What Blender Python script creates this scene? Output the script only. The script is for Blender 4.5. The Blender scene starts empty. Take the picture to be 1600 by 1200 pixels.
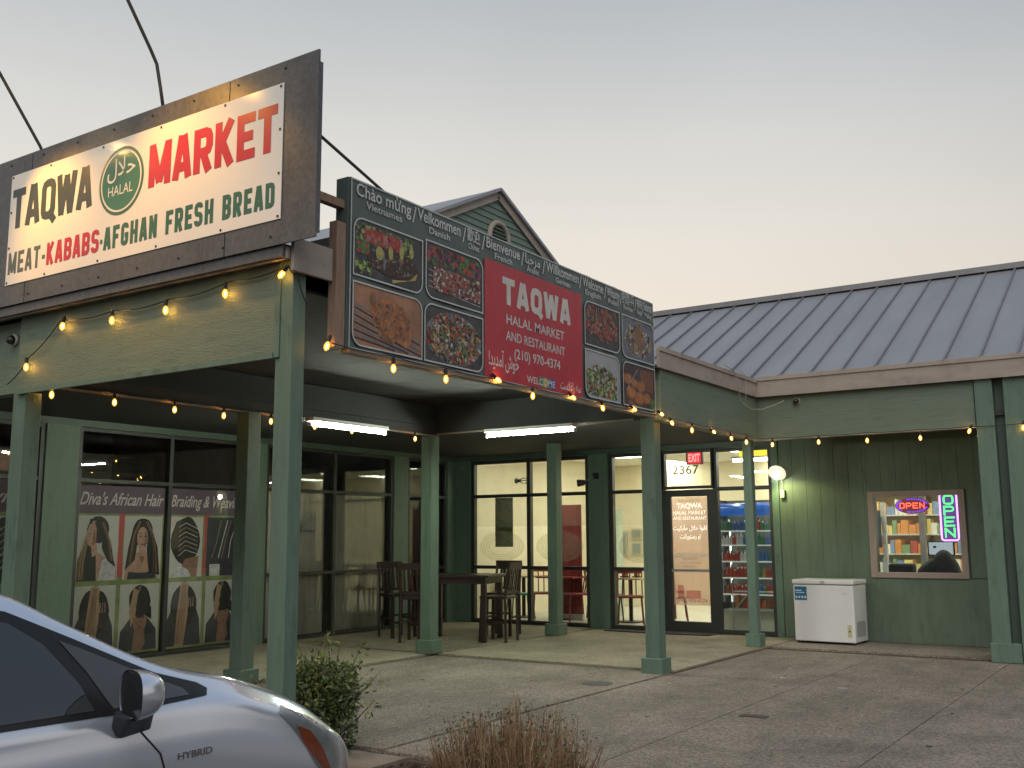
import bpy, bmesh, math, random
from mathutils import Vector, Matrix
R = math.radians
rnd = random.Random(7)
SC = bpy.context.scene
COL = SC.collection

# ------------------------------------------------------------------ camera
cd = bpy.data.cameras.new('camera'); cam = bpy.data.objects.new('camera', cd); COL.objects.link(cam)
cd.sensor_width = 36; cd.lens = 36 * 1602.99 / 1600; cd.clip_end = 500; cd.clip_start = 0.05
rt = Vector((0.83361227, 0.55232019, -0.00574438)); dn = Vector((-0.08650685, 0.1202784, -0.98896394)); fw = Vector((-0.54553382, 0.8249094, 0.14804503))
m = Matrix((( rt.x, -dn.x, -fw.x), (rt.y, -dn.y, -fw.y), (rt.z, -dn.z, -fw.z))).to_4x4()
m.translation = (0, 0, 1.43); cam.matrix_world = m
SC.camera = cam
# ------------------------------------------------------------------ world: dusk sky, glow low behind the building
w = bpy.data.worlds.new('World'); SC.world = w; w.use_nodes = True
nt = w.node_tree; N = nt.nodes; L = nt.links
bg = N['Background']
sky = N.new('ShaderNodeTexSky'); sky.sky_type = 'NISHITA'; sky.sun_disc = False
sky.sun_elevation = R(2.0); sky.sun_rotation = R(-35); sky.dust_density = 2.0; sky.ozone_density = 1.5
tc = N.new('ShaderNodeTexCoord'); nrm = N.new('ShaderNodeVectorMath'); nrm.operation = 'NORMALIZE'; L.new(tc.outputs['Generated'], nrm.inputs[0])
dot = N.new('ShaderNodeVectorMath'); dot.operation = 'DOT_PRODUCT'; L.new(nrm.outputs[0], dot.inputs[0])
_a = R(-56); dot.inputs[1].default_value = (math.sin(_a), math.cos(_a), 0.0)
sepz = N.new('ShaderNodeSeparateXYZ'); L.new(nrm.outputs[0], sepz.inputs[0])
mr = N.new('ShaderNodeMapRange'); mr.inputs[1].default_value = -0.02; mr.inputs[2].default_value = 0.9; L.new(sepz.outputs[2], mr.inputs[0])
ramp = N.new('ShaderNodeValToRGB'); L.new(mr.outputs[0], ramp.inputs[0])
cr = ramp.color_ramp
stops = [(0.0, (0.86, 0.75, 0.60)), (0.24, (0.96, 0.87, 0.75)), (0.33, (0.92, 0.87, 0.79)), (0.42, (0.80, 0.79, 0.755)), (0.54, (0.58, 0.61, 0.63)), (0.70, (0.40, 0.45, 0.50)), (1.0, (0.33, 0.38, 0.45))]
stops2 = [(0.0, (0.60, 0.52, 0.45)), (0.20, (0.62, 0.56, 0.49)), (0.28, (0.53, 0.51, 0.48)), (0.40, (0.38, 0.41, 0.455)), (0.55, (0.275, 0.335, 0.425)), (0.75, (0.24, 0.31, 0.41)), (1.0, (0.23, 0.30, 0.41))]
cr.elements[0].position = stops[0][0]; cr.elements[0].color = (*stops[0][1], 1)
cr.elements[1].position = 1.0; cr.elements[1].color = (*stops[-1][1], 1)
for p, c in stops[1:-1]:
    e = cr.elements.new(p); e.color = (*c, 1)
ramp2 = N.new('ShaderNodeValToRGB'); L.new(mr.outputs[0], ramp2.inputs[0]); c2 = ramp2.color_ramp
c2.elements[0].color = (*stops2[0][1], 1); c2.elements[1].color = (*stops2[-1][1], 1)
for p, c in stops2[1:-1]:
    e = c2.elements.new(p); e.color = (*c, 1)
# away from the glow the sky is dimmer and bluer
mr2 = N.new('ShaderNodeMapRange'); mr2.inputs[1].default_value = -0.05; mr2.inputs[2].default_value = 1.0; mr2.inputs[3].default_value = 0.0; mr2.inputs[4].default_value = 1.0
mr2.interpolation_type = 'SMOOTHSTEP'; L.new(dot.outputs['Value'], mr2.inputs[0])
mixc = N.new('ShaderNodeMixRGB'); L.new(ramp2.outputs[0], mixc.inputs[1]); L.new(mr2.outputs[0], mixc.inputs[0]); L.new(ramp.outputs[0], mixc.inputs[2])
skym = N.new('ShaderNodeMixRGB'); skym.blend_type = 'MULTIPLY'; skym.inputs[0].default_value = 1; skym.inputs[2].default_value = (0.08, 0.08, 0.08, 1); L.new(sky.outputs[0], skym.inputs[1])
mixs = N.new('ShaderNodeMixRGB'); mixs.inputs[0].default_value = 0.94; L.new(skym.outputs[0], mixs.inputs[1]); L.new(mixc.outputs[0], mixs.inputs[2])
cn = N.new('ShaderNodeTexNoise'); cn.inputs['Scale'].default_value = 2.2; cn.inputs['Detail'].default_value = 3; L.new(nrm.outputs[0], cn.inputs['Vector'])
cm = N.new('ShaderNodeMapRange'); cm.inputs[1].default_value = .3; cm.inputs[2].default_value = .7; cm.inputs[3].default_value = .965; cm.inputs[4].default_value = 1.035; L.new(cn.outputs[0], cm.inputs[0])
mv = N.new('ShaderNodeVectorMath'); mv.operation = 'SCALE'; L.new(mixs.outputs[0], mv.inputs[0]); L.new(cm.outputs[0], mv.inputs['Scale'])
L.new(mv.outputs[0], bg.inputs[0]); bg.inputs[1].default_value = 0.80
# soft fill lamp added to brighten the facades after sunset
sd = bpy.data.lights.new('dusk_fill', 'SUN'); sd.energy = 1.5; sd.angle = R(60); sd.color = (1.0, 0.93, 0.86)
so = bpy.data.objects.new('dusk_fill', sd); COL.objects.link(so)
so.rotation_euler = Vector((-0.35, 0.6, -0.75)).to_track_quat('-Z', 'Y').to_euler()
SC.view_settings.view_transform = 'Standard'; SC.view_settings.look = 'None'; SC.view_settings.gamma = 1; SC.view_settings.exposure = 0.25
SC.view_settings.use_curve_mapping = False
SC.cycles.max_bounces = 8; SC.cycles.transparent_max_bounces = 16
SC.cycles.use_denoising = True
SC.cycles.sample_clamp_indirect = 4
SC.cycles.caustics_reflective = False; SC.cycles.caustics_refractive = False

# ------------------------------------------------------------------ materials
MATS = {}
def mat(name, col, rough=.7, metal=0., var=.12, vscale=3., bump=0., bscale=60., stretch=None, emit=None, es=1., spec=None, coat=0., speck=None, wear=None):
    """Principled with soft colour variation, optional grain bump and speckle."""
    if name in MATS: return MATS[name]
    M = bpy.data.materials.new(name); M.use_nodes = True; t = M.node_tree; n = t.nodes; l = t.links
    P = n['Principled BSDF']; P.inputs['Roughness'].default_value = rough; P.inputs['Metallic'].default_value = metal
    if spec is not None: P.inputs['Specular IOR Level'].default_value = spec
    if coat: P.inputs['Coat Weight'].default_value = coat; P.inputs['Coat Roughness'].default_value = .04
    co = n.new('ShaderNodeTexCoord'); mp = n.new('ShaderNodeMapping'); l.new(co.outputs['Object'], mp.inputs[0])
    if stretch: mp.inputs['Scale'].default_value = stretch
    src = None
    if var > 0:
        no = n.new('ShaderNodeTexNoise'); no.inputs['Scale'].default_value = vscale; no.inputs['Detail'].default_value = 6; no.inputs['Roughness'].default_value = .65
        l.new(mp.outputs[0], no.inputs['Vector'])
        r = n.new('ShaderNodeValToRGB'); l.new(no.outputs[0], r.inputs[0])
        r.color_ramp.elements[0].position = .3; r.color_ramp.elements[1].position = .7
        r.color_ramp.elements[0].color = (*[c * (1 - var) for c in col], 1); r.color_ramp.elements[1].color = (*[min(1, c * (1 + var)) for c in col], 1)
        src = r.outputs[0]
    if speck:
        vs, dark, light, amt = speck
        v = n.new('ShaderNodeTexVoronoi'); v.inputs['Scale'].default_value = vs; l.new(co.outputs['Object'], v.inputs['Vector'])
        r2 = n.new('ShaderNodeValToRGB'); sx = n.new('ShaderNodeSeparateColor'); l.new(v.outputs['Color'], sx.inputs[0]); l.new(sx.outputs[0], r2.inputs[0])
        r2.color_ramp.elements[0].color = (*dark, 1); r2.color_ramp.elements[1].color = (*light, 1)
        mx = n.new('ShaderNodeMixRGB'); mx.blend_type = 'MULTIPLY'; mx.inputs[0].default_value = amt
        if src: l.new(src, mx.inputs[1])
        else: mx.inputs[1].default_value = (*col, 1)
        l.new(r2.outputs[0], mx.inputs[2]); src = mx.outputs[0]
    if wear:
        sc_, lo, hi, dk, st_ = wear
        m3 = n.new('ShaderNodeMapping'); l.new(co.outputs['Object'], m3.inputs[0]); m3.inputs['Scale'].default_value = st_
        n3 = n.new('ShaderNodeTexNoise'); n3.inputs['Scale'].default_value = sc_; n3.inputs['Detail'].default_value = 7; n3.inputs['Roughness'].default_value = .72; l.new(m3.outputs[0], n3.inputs['Vector'])
        r3 = n.new('ShaderNodeMapRange'); r3.inputs[1].default_value = lo; r3.inputs[2].default_value = hi; r3.inputs[3].default_value = dk; r3.inputs[4].default_value = 1; l.new(n3.outputs[0], r3.inputs[0])
        v3 = n.new('ShaderNodeVectorMath'); v3.operation = 'SCALE'
        if src: l.new(src, v3.inputs[0])
        else: v3.inputs[0].default_value = col
        l.new(r3.outputs[0], v3.inputs['Scale']); src = v3.outputs[0]
    if src: l.new(src, P.inputs['Base Color'])
    else: P.inputs['Base Color'].default_value = (*col, 1)
    if bump > 0:
        nb = n.new('ShaderNodeTexNoise'); nb.inputs['Scale'].default_value = bscale; nb.inputs['Detail'].default_value = 4; l.new(mp.outputs[0], nb.inputs['Vector'])
        b = n.new('ShaderNodeBump'); b.inputs['Strength'].default_value = min(1, bump); b.inputs['Distance'].default_value = .01; l.new(nb.outputs[0], b.inputs['Height']); l.new(b.outputs[0], P.inputs['Normal'])
    if emit: P.inputs['Emission Color'].default_value = (*emit, 1); P.inputs['Emission Strength'].default_value = es
    MATS[name] = M
    return M
def glass(name, tint=(1, 1, 1), refl=.09, rough=.01, opac=0., film=(.5, .5, .5)):
    M = bpy.data.materials.new(name); M.use_nodes = True; t = M.node_tree; n = t.nodes; l = t.links
    n.remove(n['Principled BSDF']); out = n['Material Output']
    tr = n.new('ShaderNodeBsdfTransparent'); tr.inputs[0].default_value = (*tint, 1)
    gl = n.new('ShaderNodeBsdfGlossy'); gl.inputs['Roughness'].default_value = rough; gl.inputs[0].default_value = (.9, .95, .93, 1)
    fr = n.new('ShaderNodeFresnel'); fr.inputs[0].default_value = 1.5
    ad = n.new('ShaderNodeMath'); ad.operation = 'ADD'; ad.use_clamp = True; l.new(fr.outputs[0], ad.inputs[0]); ad.inputs[1].default_value = refl - .04
    base = tr
    if opac > 0:
        df = n.new('ShaderNodeBsdfDiffuse'); df.inputs[0].default_value = (*film, 1)
        tl = n.new('ShaderNodeBsdfTranslucent'); tl.inputs[0].default_value = (*film, 1)
        a0 = n.new('ShaderNodeMixShader'); a0.inputs[0].default_value = .5; l.new(df.outputs[0], a0.inputs[1]); l.new(tl.outputs[0], a0.inputs[2])
        a = n.new('ShaderNodeMixShader'); a.inputs[0].default_value = opac; l.new(tr.outputs[0], a.inputs[1]); l.new(a0.outputs[0], a.inputs[2]); base = a
    mx = n.new('ShaderNodeMixShader'); l.new(ad.outputs[0], mx.inputs[0]); l.new(base.outputs[0], mx.inputs[1]); l.new(gl.outputs[0], mx.inputs[2]); l.new(mx.outputs[0], out.inputs[0])
    MATS[name] = M; return M
def emis(name, col, s):
    M = bpy.data.materials.new(name); M.use_nodes = True; n = M.node_tree.nodes
    P = n['Principled BSDF']; P.inputs['Base Color'].default_value = (.02, .02, .02, 1); P.inputs['Emission Color'].default_value = (*col, 1); P.inputs['Emission Strength'].default_value = s
    MATS[name] = M; return M
def food(name, cols, scale, dist=1.5, detail=8):
    """printed photograph of food: busy warped noise run through a palette"""
    M = bpy.data.materials.new(name); M.use_nodes = True; n = M.node_tree.nodes; l = M.node_tree.links; P = n['Principled BSDF']
    co = n.new('ShaderNodeTexCoord'); no = n.new('ShaderNodeTexNoise'); no.inputs['Scale'].default_value = scale; no.inputs['Detail'].default_value = detail
    no.inputs['Distortion'].default_value = dist; no.inputs['Roughness'].default_value = .7; l.new(co.outputs['Object'], no.inputs['Vector'])
    r = n.new('ShaderNodeValToRGB'); l.new(no.outputs[0], r.inputs[0]); k = len(cols)
    r.color_ramp.elements[0].position = .3; r.color_ramp.elements[0].color = (*cols[0], 1); r.color_ramp.elements[1].position = .7; r.color_ramp.elements[1].color = (*cols[-1], 1)
    for i, c in enumerate(cols[1:-1]):
        e = r.color_ramp.elements.new(.3 + .4 * (i + 1) / (k - 1)); e.color = (*c, 1)
    l.new(r.outputs[0], P.inputs['Base Color']); P.inputs['Roughness'].default_value = .5
    MATS[name] = M; return M

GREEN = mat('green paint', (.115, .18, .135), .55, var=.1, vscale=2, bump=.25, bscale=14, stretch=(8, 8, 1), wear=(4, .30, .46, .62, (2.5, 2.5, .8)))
GREENB = mat('green plywood', (.15, .20, .145), .6, var=.1, vscale=3, bump=.55, bscale=16, stretch=(1, 1, 14), wear=(5, .30, .45, .7, (.6, .6, 5)))
GREENW = mat('green siding', (.12, .168, .118), .6, var=.1, vscale=1.5, bump=.3, bscale=20, stretch=(6, 6, 1), wear=(2.5, .32, .5, .72, (2, 2, .6)))
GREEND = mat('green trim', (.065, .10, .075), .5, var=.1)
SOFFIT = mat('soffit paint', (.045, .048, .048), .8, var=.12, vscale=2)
TAUPE = mat('taupe fascia', (.36, .31, .265), .6, var=.1, vscale=1.3, bump=.2, bscale=20, stretch=(1, 1, 6), wear=(4, .3, .5, .75, (1, 1, 1)))
SEAM = mat('standing seam metal', (.29, .30, .325), .45, metal=.3, var=.10, vscale=1.2, stretch=(2, .4, .4))
GALV = mat('galvanised sheet', (.125, .125, .127), .40, metal=.5, var=.22, vscale=30, wear=(3, .3, .5, .75, (1, 1, .4)))
BLACKF = mat('dark bronze aluminium', (.030, .032, .029), .5, metal=0., var=.1)
WOOD = mat('weathered wood', (.27, .18, .13), .75, var=.25, vscale=6, bump=.4, bscale=20, stretch=(6, 6, 1))
DWOOD = mat('espresso wood', (.030, .016, .012), .35, var=.25, vscale=8)
CEILW = mat('ceiling tile white', (.78, .76, .68), .8, var=.04, vscale=5)
CREAM = mat('cream wall', (.72, .66, .50), .8, var=.05)
TFLOOR = mat('tile floor', (.55, .53, .48), .35, var=.1)
WHITE = mat('white enamel', (.68, .68, .67), .3, var=.04, vscale=2)
METAL = mat('brushed metal', (.5, .5, .5), .35, metal=.9, var=.05)
BLACK = mat('black plastic', (.015, .015, .016), .4, var=.1)
RUBBER = mat('tyre rubber', (.02, .02, .02), .8, var=.1)
CONDUIT = mat('conduit', (.10, .10, .09), .5, metal=.6, var=.1)
GL = glass('window glass', (.93, .96, .93), .07)
GLD = glass('dark shop glass', (.92, .93, .91), .07)
TUBE = emis('fluorescent tube', (.92, 1.0, .82), 270)
FILA = emis('hot filament', (1.0, .55, .16), 330)
BULB = bpy.data.materials.new('amber bulb glass'); BULB.use_nodes = True
_n = BULB.node_tree.nodes; _l = BULB.node_tree.links; _n.remove(_n['Principled BSDF']); _t = _n.new('ShaderNodeBsdfTransparent'); _t.inputs[0].default_value = (1, .80, .5, 1); _e = _n.new('ShaderNodeEmission'); _e.inputs[0].default_value = (1, .46, .07, 1); _e.inputs[1].default_value = 2.6
_m = _n.new('ShaderNodeMixShader'); _m.inputs[0].default_value = .55; _l.new(_t.outputs[0], _m.inputs[1]); _l.new(_e.outputs[0], _m.inputs[2]); _l.new(_m.outputs[0], _n['Material Output'].inputs[0])
PANEL_L = emis('ceiling light', (1.0, .97, .76), 16)

# ------------------------------------------------------------------ mesh helpers
ORG = {}
def org(o): return ORG.get(o.name, Vector((0, 0, 0))) if o else Vector((0, 0, 0))
class MB:
    def __init__(s): s.v = []; s.f = []; s.mi = []; s.k = 0
    def add(s, vs, fs, mi=None):
        b = len(s.v); s.v += [tuple(p) for p in vs]; s.f += [tuple(b + i for i in f) for f in fs]; s.mi += [s.k if mi is None else mi] * len(fs); return s
    def box(s, x0, x1, y0, y1, z0, z1, M=None):
        vs = [Vector((x, y, z)) for x in (x0, x1) for y in (y0, y1) for z in (z0, z1)]
        if M: vs = [M @ p for p in vs]
        return s.add(vs, [(0, 1, 3, 2), (4, 6, 7, 5), (0, 4, 5, 1), (2, 3, 7, 6), (0, 2, 6, 4), (1, 5, 7, 3)])
    def bar(s, a, b, wd, ht, up=(0, 0, 1)):
        a = Vector(a); b = Vector(b); d = (b - a).normalized(); u = Vector(up)
        if abs(d.dot(u)) > .98: u = Vector((1, 0, 0))
        sx = d.cross(u).normalized() * wd / 2; sy = sx.cross(d).normalized() * ht / 2
        vs = [p + i * sx + j * sy for p in (a, b) for i in (-1, 1) for j in (-1, 1)]
        return s.add(vs, [(0, 1, 3, 2), (4, 6, 7, 5), (0, 4, 5, 1), (2, 3, 7, 6), (0, 2, 6, 4), (1, 5, 7, 3)])
    def tube(s, pts, r, n=8, cap=True):
        pts = [Vector(p) for p in pts]; vs = []; fs = []; prev = None
        rs = r if isinstance(r, (list, tuple)) else [r] * len(pts)
        for i, p in enumerate(pts):
            d = (pts[min(i + 1, len(pts) - 1)] - pts[max(i - 1, 0)]).normalized()
            u = prev if prev else (Vector((0, 0, 1)) if abs(d.z) < .9 else Vector((1, 0, 0)))
            a = d.cross(u)
            if a.length < 1e-5: a = d.cross(Vector((1, 0, 0)))
            a.normalize(); b = a.cross(d).normalized(); prev = b
            for k in range(n):
                t = 2 * math.pi * k / n; vs.append(p + (a * math.cos(t) + b * math.sin(t)) * rs[i])
        for i in range(len(pts) - 1):
            for k in range(n):
                k2 = (k + 1) % n; fs.append((i * n + k, i * n + k2, (i + 1) * n + k2, (i + 1) * n + k))
        if cap: fs.append(tuple(range(n))[::-1]); fs.append(tuple(range((len(pts) - 1) * n, len(pts) * n)))
        return s.add(vs, fs)
    def lathe(s, c, ax, prof, n=16):
        """prof: (distance along axis, radius)"""
        c = Vector(c); ax = Vector(ax).normalized(); return s.tube([c + ax * a for a, r in prof], [r for a, r in prof], n)
    def tri(s, *ps): return s.add(ps, [tuple(range(len(ps)))])
    def build(s, name, mats, parent=None, smooth=False, bevel=0, kind=None, label=None):
        me = bpy.data.meshes.new(name); me.from_pydata([], [], []) if not s.v else None
        o0 = org(parent)
        me.from_pydata([(p[0] - o0.x, p[1] - o0.y, p[2] - o0.z) for p in s.v], [], s.f) if s.v else None
        if not isinstance(mats, (list, tuple)): mats = [mats]
        for q in mats: me.materials.append(q)
        if len(mats) > 1: me.polygons.foreach_set('material_index', s.mi)
        if smooth: me.polygons.foreach_set('use_smooth', [True] * len(me.polygons))
        me.update()
        bm = bmesh.new(); bm.from_mesh(me); bmesh.ops.recalc_face_normals(bm, faces=bm.faces) if not getattr(s, 'flat', False) else None; bm.to_mesh(me); bm.free()
        o = bpy.data.objects.new(name, me); COL.objects.link(o); o.parent = parent
        ORG[o.name] = o0.copy()
        if bevel:
            b = o.modifiers.new('bevel', 'BEVEL'); b.width = bevel; b.segments = 2; b.limit_method = 'ANGLE'
        if kind: o['kind'] = kind
        if label: o['label'] = label
        return o
def thing(name, label, cat, loc=(0, 0, 0), group=None):
    o = bpy.data.objects.new(name, None); COL.objects.link(o); o.location = loc; ORG[o.name] = Vector(loc)
    o['label'] = label; o['category'] = cat; o.empty_display_size = .1
    if group: o['group'] = group
    return o
def tag(o, label, cat, group=None):
    o['label'] = label; o['category'] = cat
    if group: o['group'] = group
    return o
def clone(root, loc, rotz=None, label=None, group=None):
    def cp(o, par):
        c = o.copy(); COL.objects.link(c); c.parent = par
        for ch in list(o.children): cp(ch, c)
        return c
    r = cp(root, None); r.location = loc
    if rotz is not None: r.rotation_euler = (0, 0, rotz)
    if label: r['label'] = label
    if group: r['group'] = group
    return r
def struct(o): o['kind'] = 'structure'; return o

# flat printing on a plane ------------------------------------------------
class PL:
    def __init__(s, o, X, Y, Nn): s.o = Vector(o); s.X = Vector(X); s.Y = Vector(Y); s.N = Vector(Nn)
    def p(s, a, b, d=0): return s.o + s.X * a + s.Y * b + s.N * d
def flat():
    b = MB(); b.flat = True; return b
def rect(b, pl, a0, a1, c0, c1, d, mi=None): return b.add([pl.p(a0, c0, d), pl.p(a1, c0, d), pl.p(a1, c1, d), pl.p(a0, c1, d)], [(0, 1, 2, 3)], mi)
def pol(b, pl, pts, d, mi=None): return b.add([pl.p(x, y, d) for x, y in pts], [tuple(range(len(pts)))], mi)
def ell(cx, cy, rx, ry, n=20, a0=0, jit=0):
    return [(cx + rx * math.cos(a0 + 2 * math.pi * i / n) * (1 + rnd.uniform(-jit, jit)), cy + ry * math.sin(a0 + 2 * math.pi * i / n) * (1 + rnd.uniform(-jit, jit))) for i in range(n)]
def rrect(a0, a1, b0, b1, r, tl=1, tr=1, bl=1, br=1):
    out = []
    for (cx, cy, s0, on, cor) in ((a1 - r, b1 - r, 0, tr, (a1, b1)), (a0 + r, b1 - r, 90, tl, (a0, b1)), (a0 + r, b0 + r, 180, bl, (a0, b0)), (a1 - r, b0 + r, 270, br, (a1, b0))):
        if on: out += [(cx + r * math.cos(R(s0 + k * 15)), cy + r * math.sin(R(s0 + k * 15))) for k in range(7)]
        else: out.append(cor)
    return out
def stroke(b, pl, pts, t, d, closed=False, mi=None):
    P = [Vector(p) for p in pts]; n = len(P); Lf = []; Rt = []
    for i in range(n):
        if closed: a = P[i - 1]; c = P[(i + 1) % n]
        else: a = P[max(i - 1, 0)]; c = P[min(i + 1, n - 1)]
        d1 = (P[i] - a); d2 = (c - P[i])
        if d1.length < 1e-9: d1 = d2
        if d2.length < 1e-9: d2 = d1
        d1 = d1.normalized(); d2 = d2.normalized(); n1 = Vector((-d1.y, d1.x)); n2 = Vector((-d2.y, d2.x)); m = n1 + n2
        if m.length < 1e-6: m = n1
        m.normalize(); k = t / 2 / max(.35, m.dot(n1)); Lf.append(P[i] + m * k); Rt.append(P[i] - m * k)
    vs = [pl.p(q.x, q.y, d) for q in Lf] + [pl.p(q.x, q.y, d) for q in Rt]
    fs = [(i, (i + 1) % n, n + (i + 1) % n, n + i) for i in range(n if closed else n - 1)]
    return b.add(vs, fs, mi)
def glyph(c, w, h, t):
    l = t / 2; r = w - t / 2; bt = t / 2; tp = h - t / 2; k = min(w, h) * .22; md = h * .5
    bowl = lambda y0, y1: [(l, y1), (r - k, y1), (r - k * .3, y1 - k * .3), (r, y1 - k), (r, y0 + k), (r - k * .3, y0 + k * .3), (r - k, y0), (l, y0)]
    ring = [(l + k, tp), (r - k, tp), (r - k * .3, tp - k * .3), (r, tp - k), (r, bt + k), (r - k * .3, bt + k * .3), (r - k, bt), (l + k, bt), (l + k * .3, bt + k * .3), (l, bt + k), (l, tp - k), (l + k * .3, tp - k * .3)]
    st = [(l, 0), (l, h)]
    D = {'T': [[(0, tp), (w, tp)], [(w / 2, 0), (w / 2, h - t)]], 'A': [[(l * .8, 0), (w * .44, h)], [(w - l * .8, 0), (w * .56, h)], [(w * .24, h * .27), (w * .76, h * .27)]],
         'Q': [ring + [None], [(w * .55, h * .2), (w * 1.0, -h * .08)]], 'O': [ring + [None]], '0': [ring + [None]],
         'W': [[(l * .7, h), (w * .27, 0)], [(w * .27, 0), (w * .5, h * .95)], [(w * .5, h * .95), (w * .73, 0)], [(w * .73, 0), (w - l * .7, h)]],
         'M': [st, [(r, 0), (r, h)], [(l, h * .98), (w / 2, h * .08)], [(r, h * .98), (w / 2, h * .08)]],
         'R': [st, bowl(md * .9, tp), [(w * .5, md * .9), (r, 0)]], 'K': [st, [(l, h * .36), (r, h)], [(w * .36, h * .55), (r, 0)]],
         'E': [st, [(l, tp), (w, tp)], [(l, bt), (w, bt)], [(l, md), (w * .88, md)]], 'F': [st, [(l, tp), (w, tp)], [(l, md), (w * .85, md)]],
         'B': [st, bowl(md, tp), bowl(bt, md)], 'D': [st, bowl(bt, tp)], 'H': [st, [(r, 0), (r, h)], [(l, md), (r, md)]], 'N': [st, [(r, 0), (r, h)], [(l, h * .95), (r, h * .05)]],
         'G': [[(r, tp - k * 1.4), (r, tp - k), (r - k * .3, tp - k * .3), (r - k, tp), (l + k, tp), (l + k * .3, tp - k * .3), (l, tp - k), (l, bt + k), (l + k * .3, bt + k * .3), (l + k, bt), (r - k, bt), (r - k * .3, bt + k * .3), (r, bt + k), (r, md - t * .2)], [(w * .5, md - t * .2), (w, md - t * .2)]],
         'S': [[(r, tp - k * 1.3), (r, tp - k), (r - k * .3, tp - k * .3), (r - k, tp), (l + k, tp), (l + k * .3, tp - k * .3), (l, tp - k), (l, md + k * .9), (l + k * .4, md + k * .25), (r - k * .4, md - k * .25), (r, md - k * .9), (r, bt + k), (r - k * .3, bt + k * .3), (r - k, bt), (l + k, bt), (l + k * .3, bt + k * .3), (l, bt + k), (l, bt + k * 1.4)]],
         'P': [st, bowl(md * .9, tp)], '-': [[(w * .15, md * .85), (w * .85, md * .85)]], 'L': [st, [(l, bt), (w, bt)]], 'Y': [[(w / 2, 0), (w / 2, h * .45)], [(w / 2, h * .4), (l, h)], [(w / 2, h * .4), (r, h)]], 'I': [[(w / 2, 0), (w / 2, h)]], 'U': [[(l, h), (l, bt + k), (l + k * .3, bt + k * .3), (l + k, bt), (r - k, bt), (r - k * .3, bt + k * .3), (r, bt + k), (r, h)]], 'X': [[(l, 0), (r, h)], [(r, 0), (l, h)]], 'C': [ring[2:] + [None]]}
    return D.get(c, [])
def letters(par, mt, pl, txt, a0, a1, y, h, t, gap, d, space=.5, ww={}, name='letter'):
    """cut-out letters, one object each, spread over a0..a1"""
    k = sum((space if c == ' ' else ww.get(c, 1)) for c in txt); ng = sum(1 for i, c in enumerate(txt[:-1]) if c != ' '); w = (a1 - a0 - ng * gap) / k; a = a0; out = []
    for c in txt:
        if c == ' ': a += w * space; continue
        cw = w * ww.get(c, 1); b = flat(); n = 0
        for s_ in glyph(c, cw, h, t):
            closed = s_[-1] is None
            if closed: s_ = s_[:-1]
            stroke(b, pl, [(a + x, y + z) for x, z in s_], t, d + .0002 * n, closed); n += 1
        out.append(b.build(name, mt, par)); a += cw + gap
    return out
def text(b, pl, body, a, y, size, d, fit=None, shear=0, bold=0, align='LEFT', mi=None, rot=0, xs=1):
    cu = bpy.data.curves.new('t', 'FONT'); cu.body = body; cu.size = size; cu.shear = shear; cu.offset = bold * size; cu.align_x = 'LEFT'; cu.resolution_u = 3
    o = bpy.data.objects.new('t', cu); COL.objects.link(o); dg = bpy.context.evaluated_depsgraph_get(); me = bpy.data.meshes.new_from_object(o.evaluated_get(dg))
    vs = [v.co.copy() for v in me.vertices]; fs = [tuple(p.vertices) for p in me.polygons]
    bpy.data.objects.remove(o); bpy.data.curves.remove(cu); bpy.data.meshes.remove(me)
    if not vs: return
    x0 = min(v.x for v in vs); x1 = max(v.x for v in vs); k = xs
    if fit: k = fit / max(1e-6, x1 - x0)
    wd = (x1 - x0) * k; off = {'LEFT': 0, 'CENTER': -wd / 2, 'RIGHT': -wd}[align]
    b.add([pl.p(a + off + (v.x - x0) * k, y + v.y, d) for v in vs], fs, mi)

# ------------------------------------------------------------------ THE SETTING
XW = -10.9      # storefront wall that runs away from the camera
YW = 14.66      # storefront wall that faces the camera
X0 = -4.93      # canopy side (banner side)
XD = -8.12; YD = 10.48; YF = 13.3; YA = 4.796
ASPH = mat('lot asphalt', (.05, .05, .052), .85, var=.2, vscale=4, bump=.5, bscale=120)
AGG = mat('exposed aggregate concrete', (.255, .225, .195), .85, var=.26, vscale=1.1, bump=.5, bscale=150, speck=(75, (.45, .42, .4), (1.35, 1.3, 1.2), .9), wear=(1.3, .34, .56, .66, (1, .35, 1)))
WALK = mat('walkway aggregate', (.31, .28, .215), .8, var=.22, vscale=1.3, bump=.4, bscale=150, speck=(80, (.55, .52, .46), (1.3, 1.28, 1.15), .8), wear=(2.2, .34, .5, .72, (1, 1, 1)))
JOINT = mat('joint board', (.10, .08, .065), .9, var=.3, vscale=20)
b = MB(); b.add([(-200, -200, -.16), (200, -200, -.16), (200, 300, -.16), (-200, 300, -.16)], [(0, 1, 2, 3)]); struct(b.build('ground', ASPH))
# courtyard slabs between saw-cut joints
def slab(x0, x1, y0, y1, z1, m, name, par, zb=-.15):
    return MB().box(x0, x1, y0, y1, zb, z1).build(name, m, par)
court = struct(MB().box(-5.0, 3.5, 5.65, 13.34, -.155, -.062).build('courtyard_bed', JOINT))
g = .0032
xs_ = [-4.86, -3.4, -1.94, -.48, .98, 2.44]; 
for i in range(len(xs_) - 1):
    for (ya, yb) in ((5.7, 13.32),):
        slab(xs_[i] + g, xs_[i + 1] - g, ya + (g if ya > 5.7 else 0), yb - g, -.03 - .002 * ((i * 7) % 3), AGG, 'concrete_slab', court, -.06)
walk = struct(MB().box(-10.9, XD + .0, 2.0, 14.6, -.155, -.02).build('walkway', JOINT))
jw = .03
slab(-10.9, XD - jw, 2.0, YD - jw, 0, WALK, 'concrete_slab', walk, -.019)
slab(-10.9, XD - jw, YD + jw, 14.6, 0, WALK, 'concrete_slab', walk, -.019)
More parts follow.
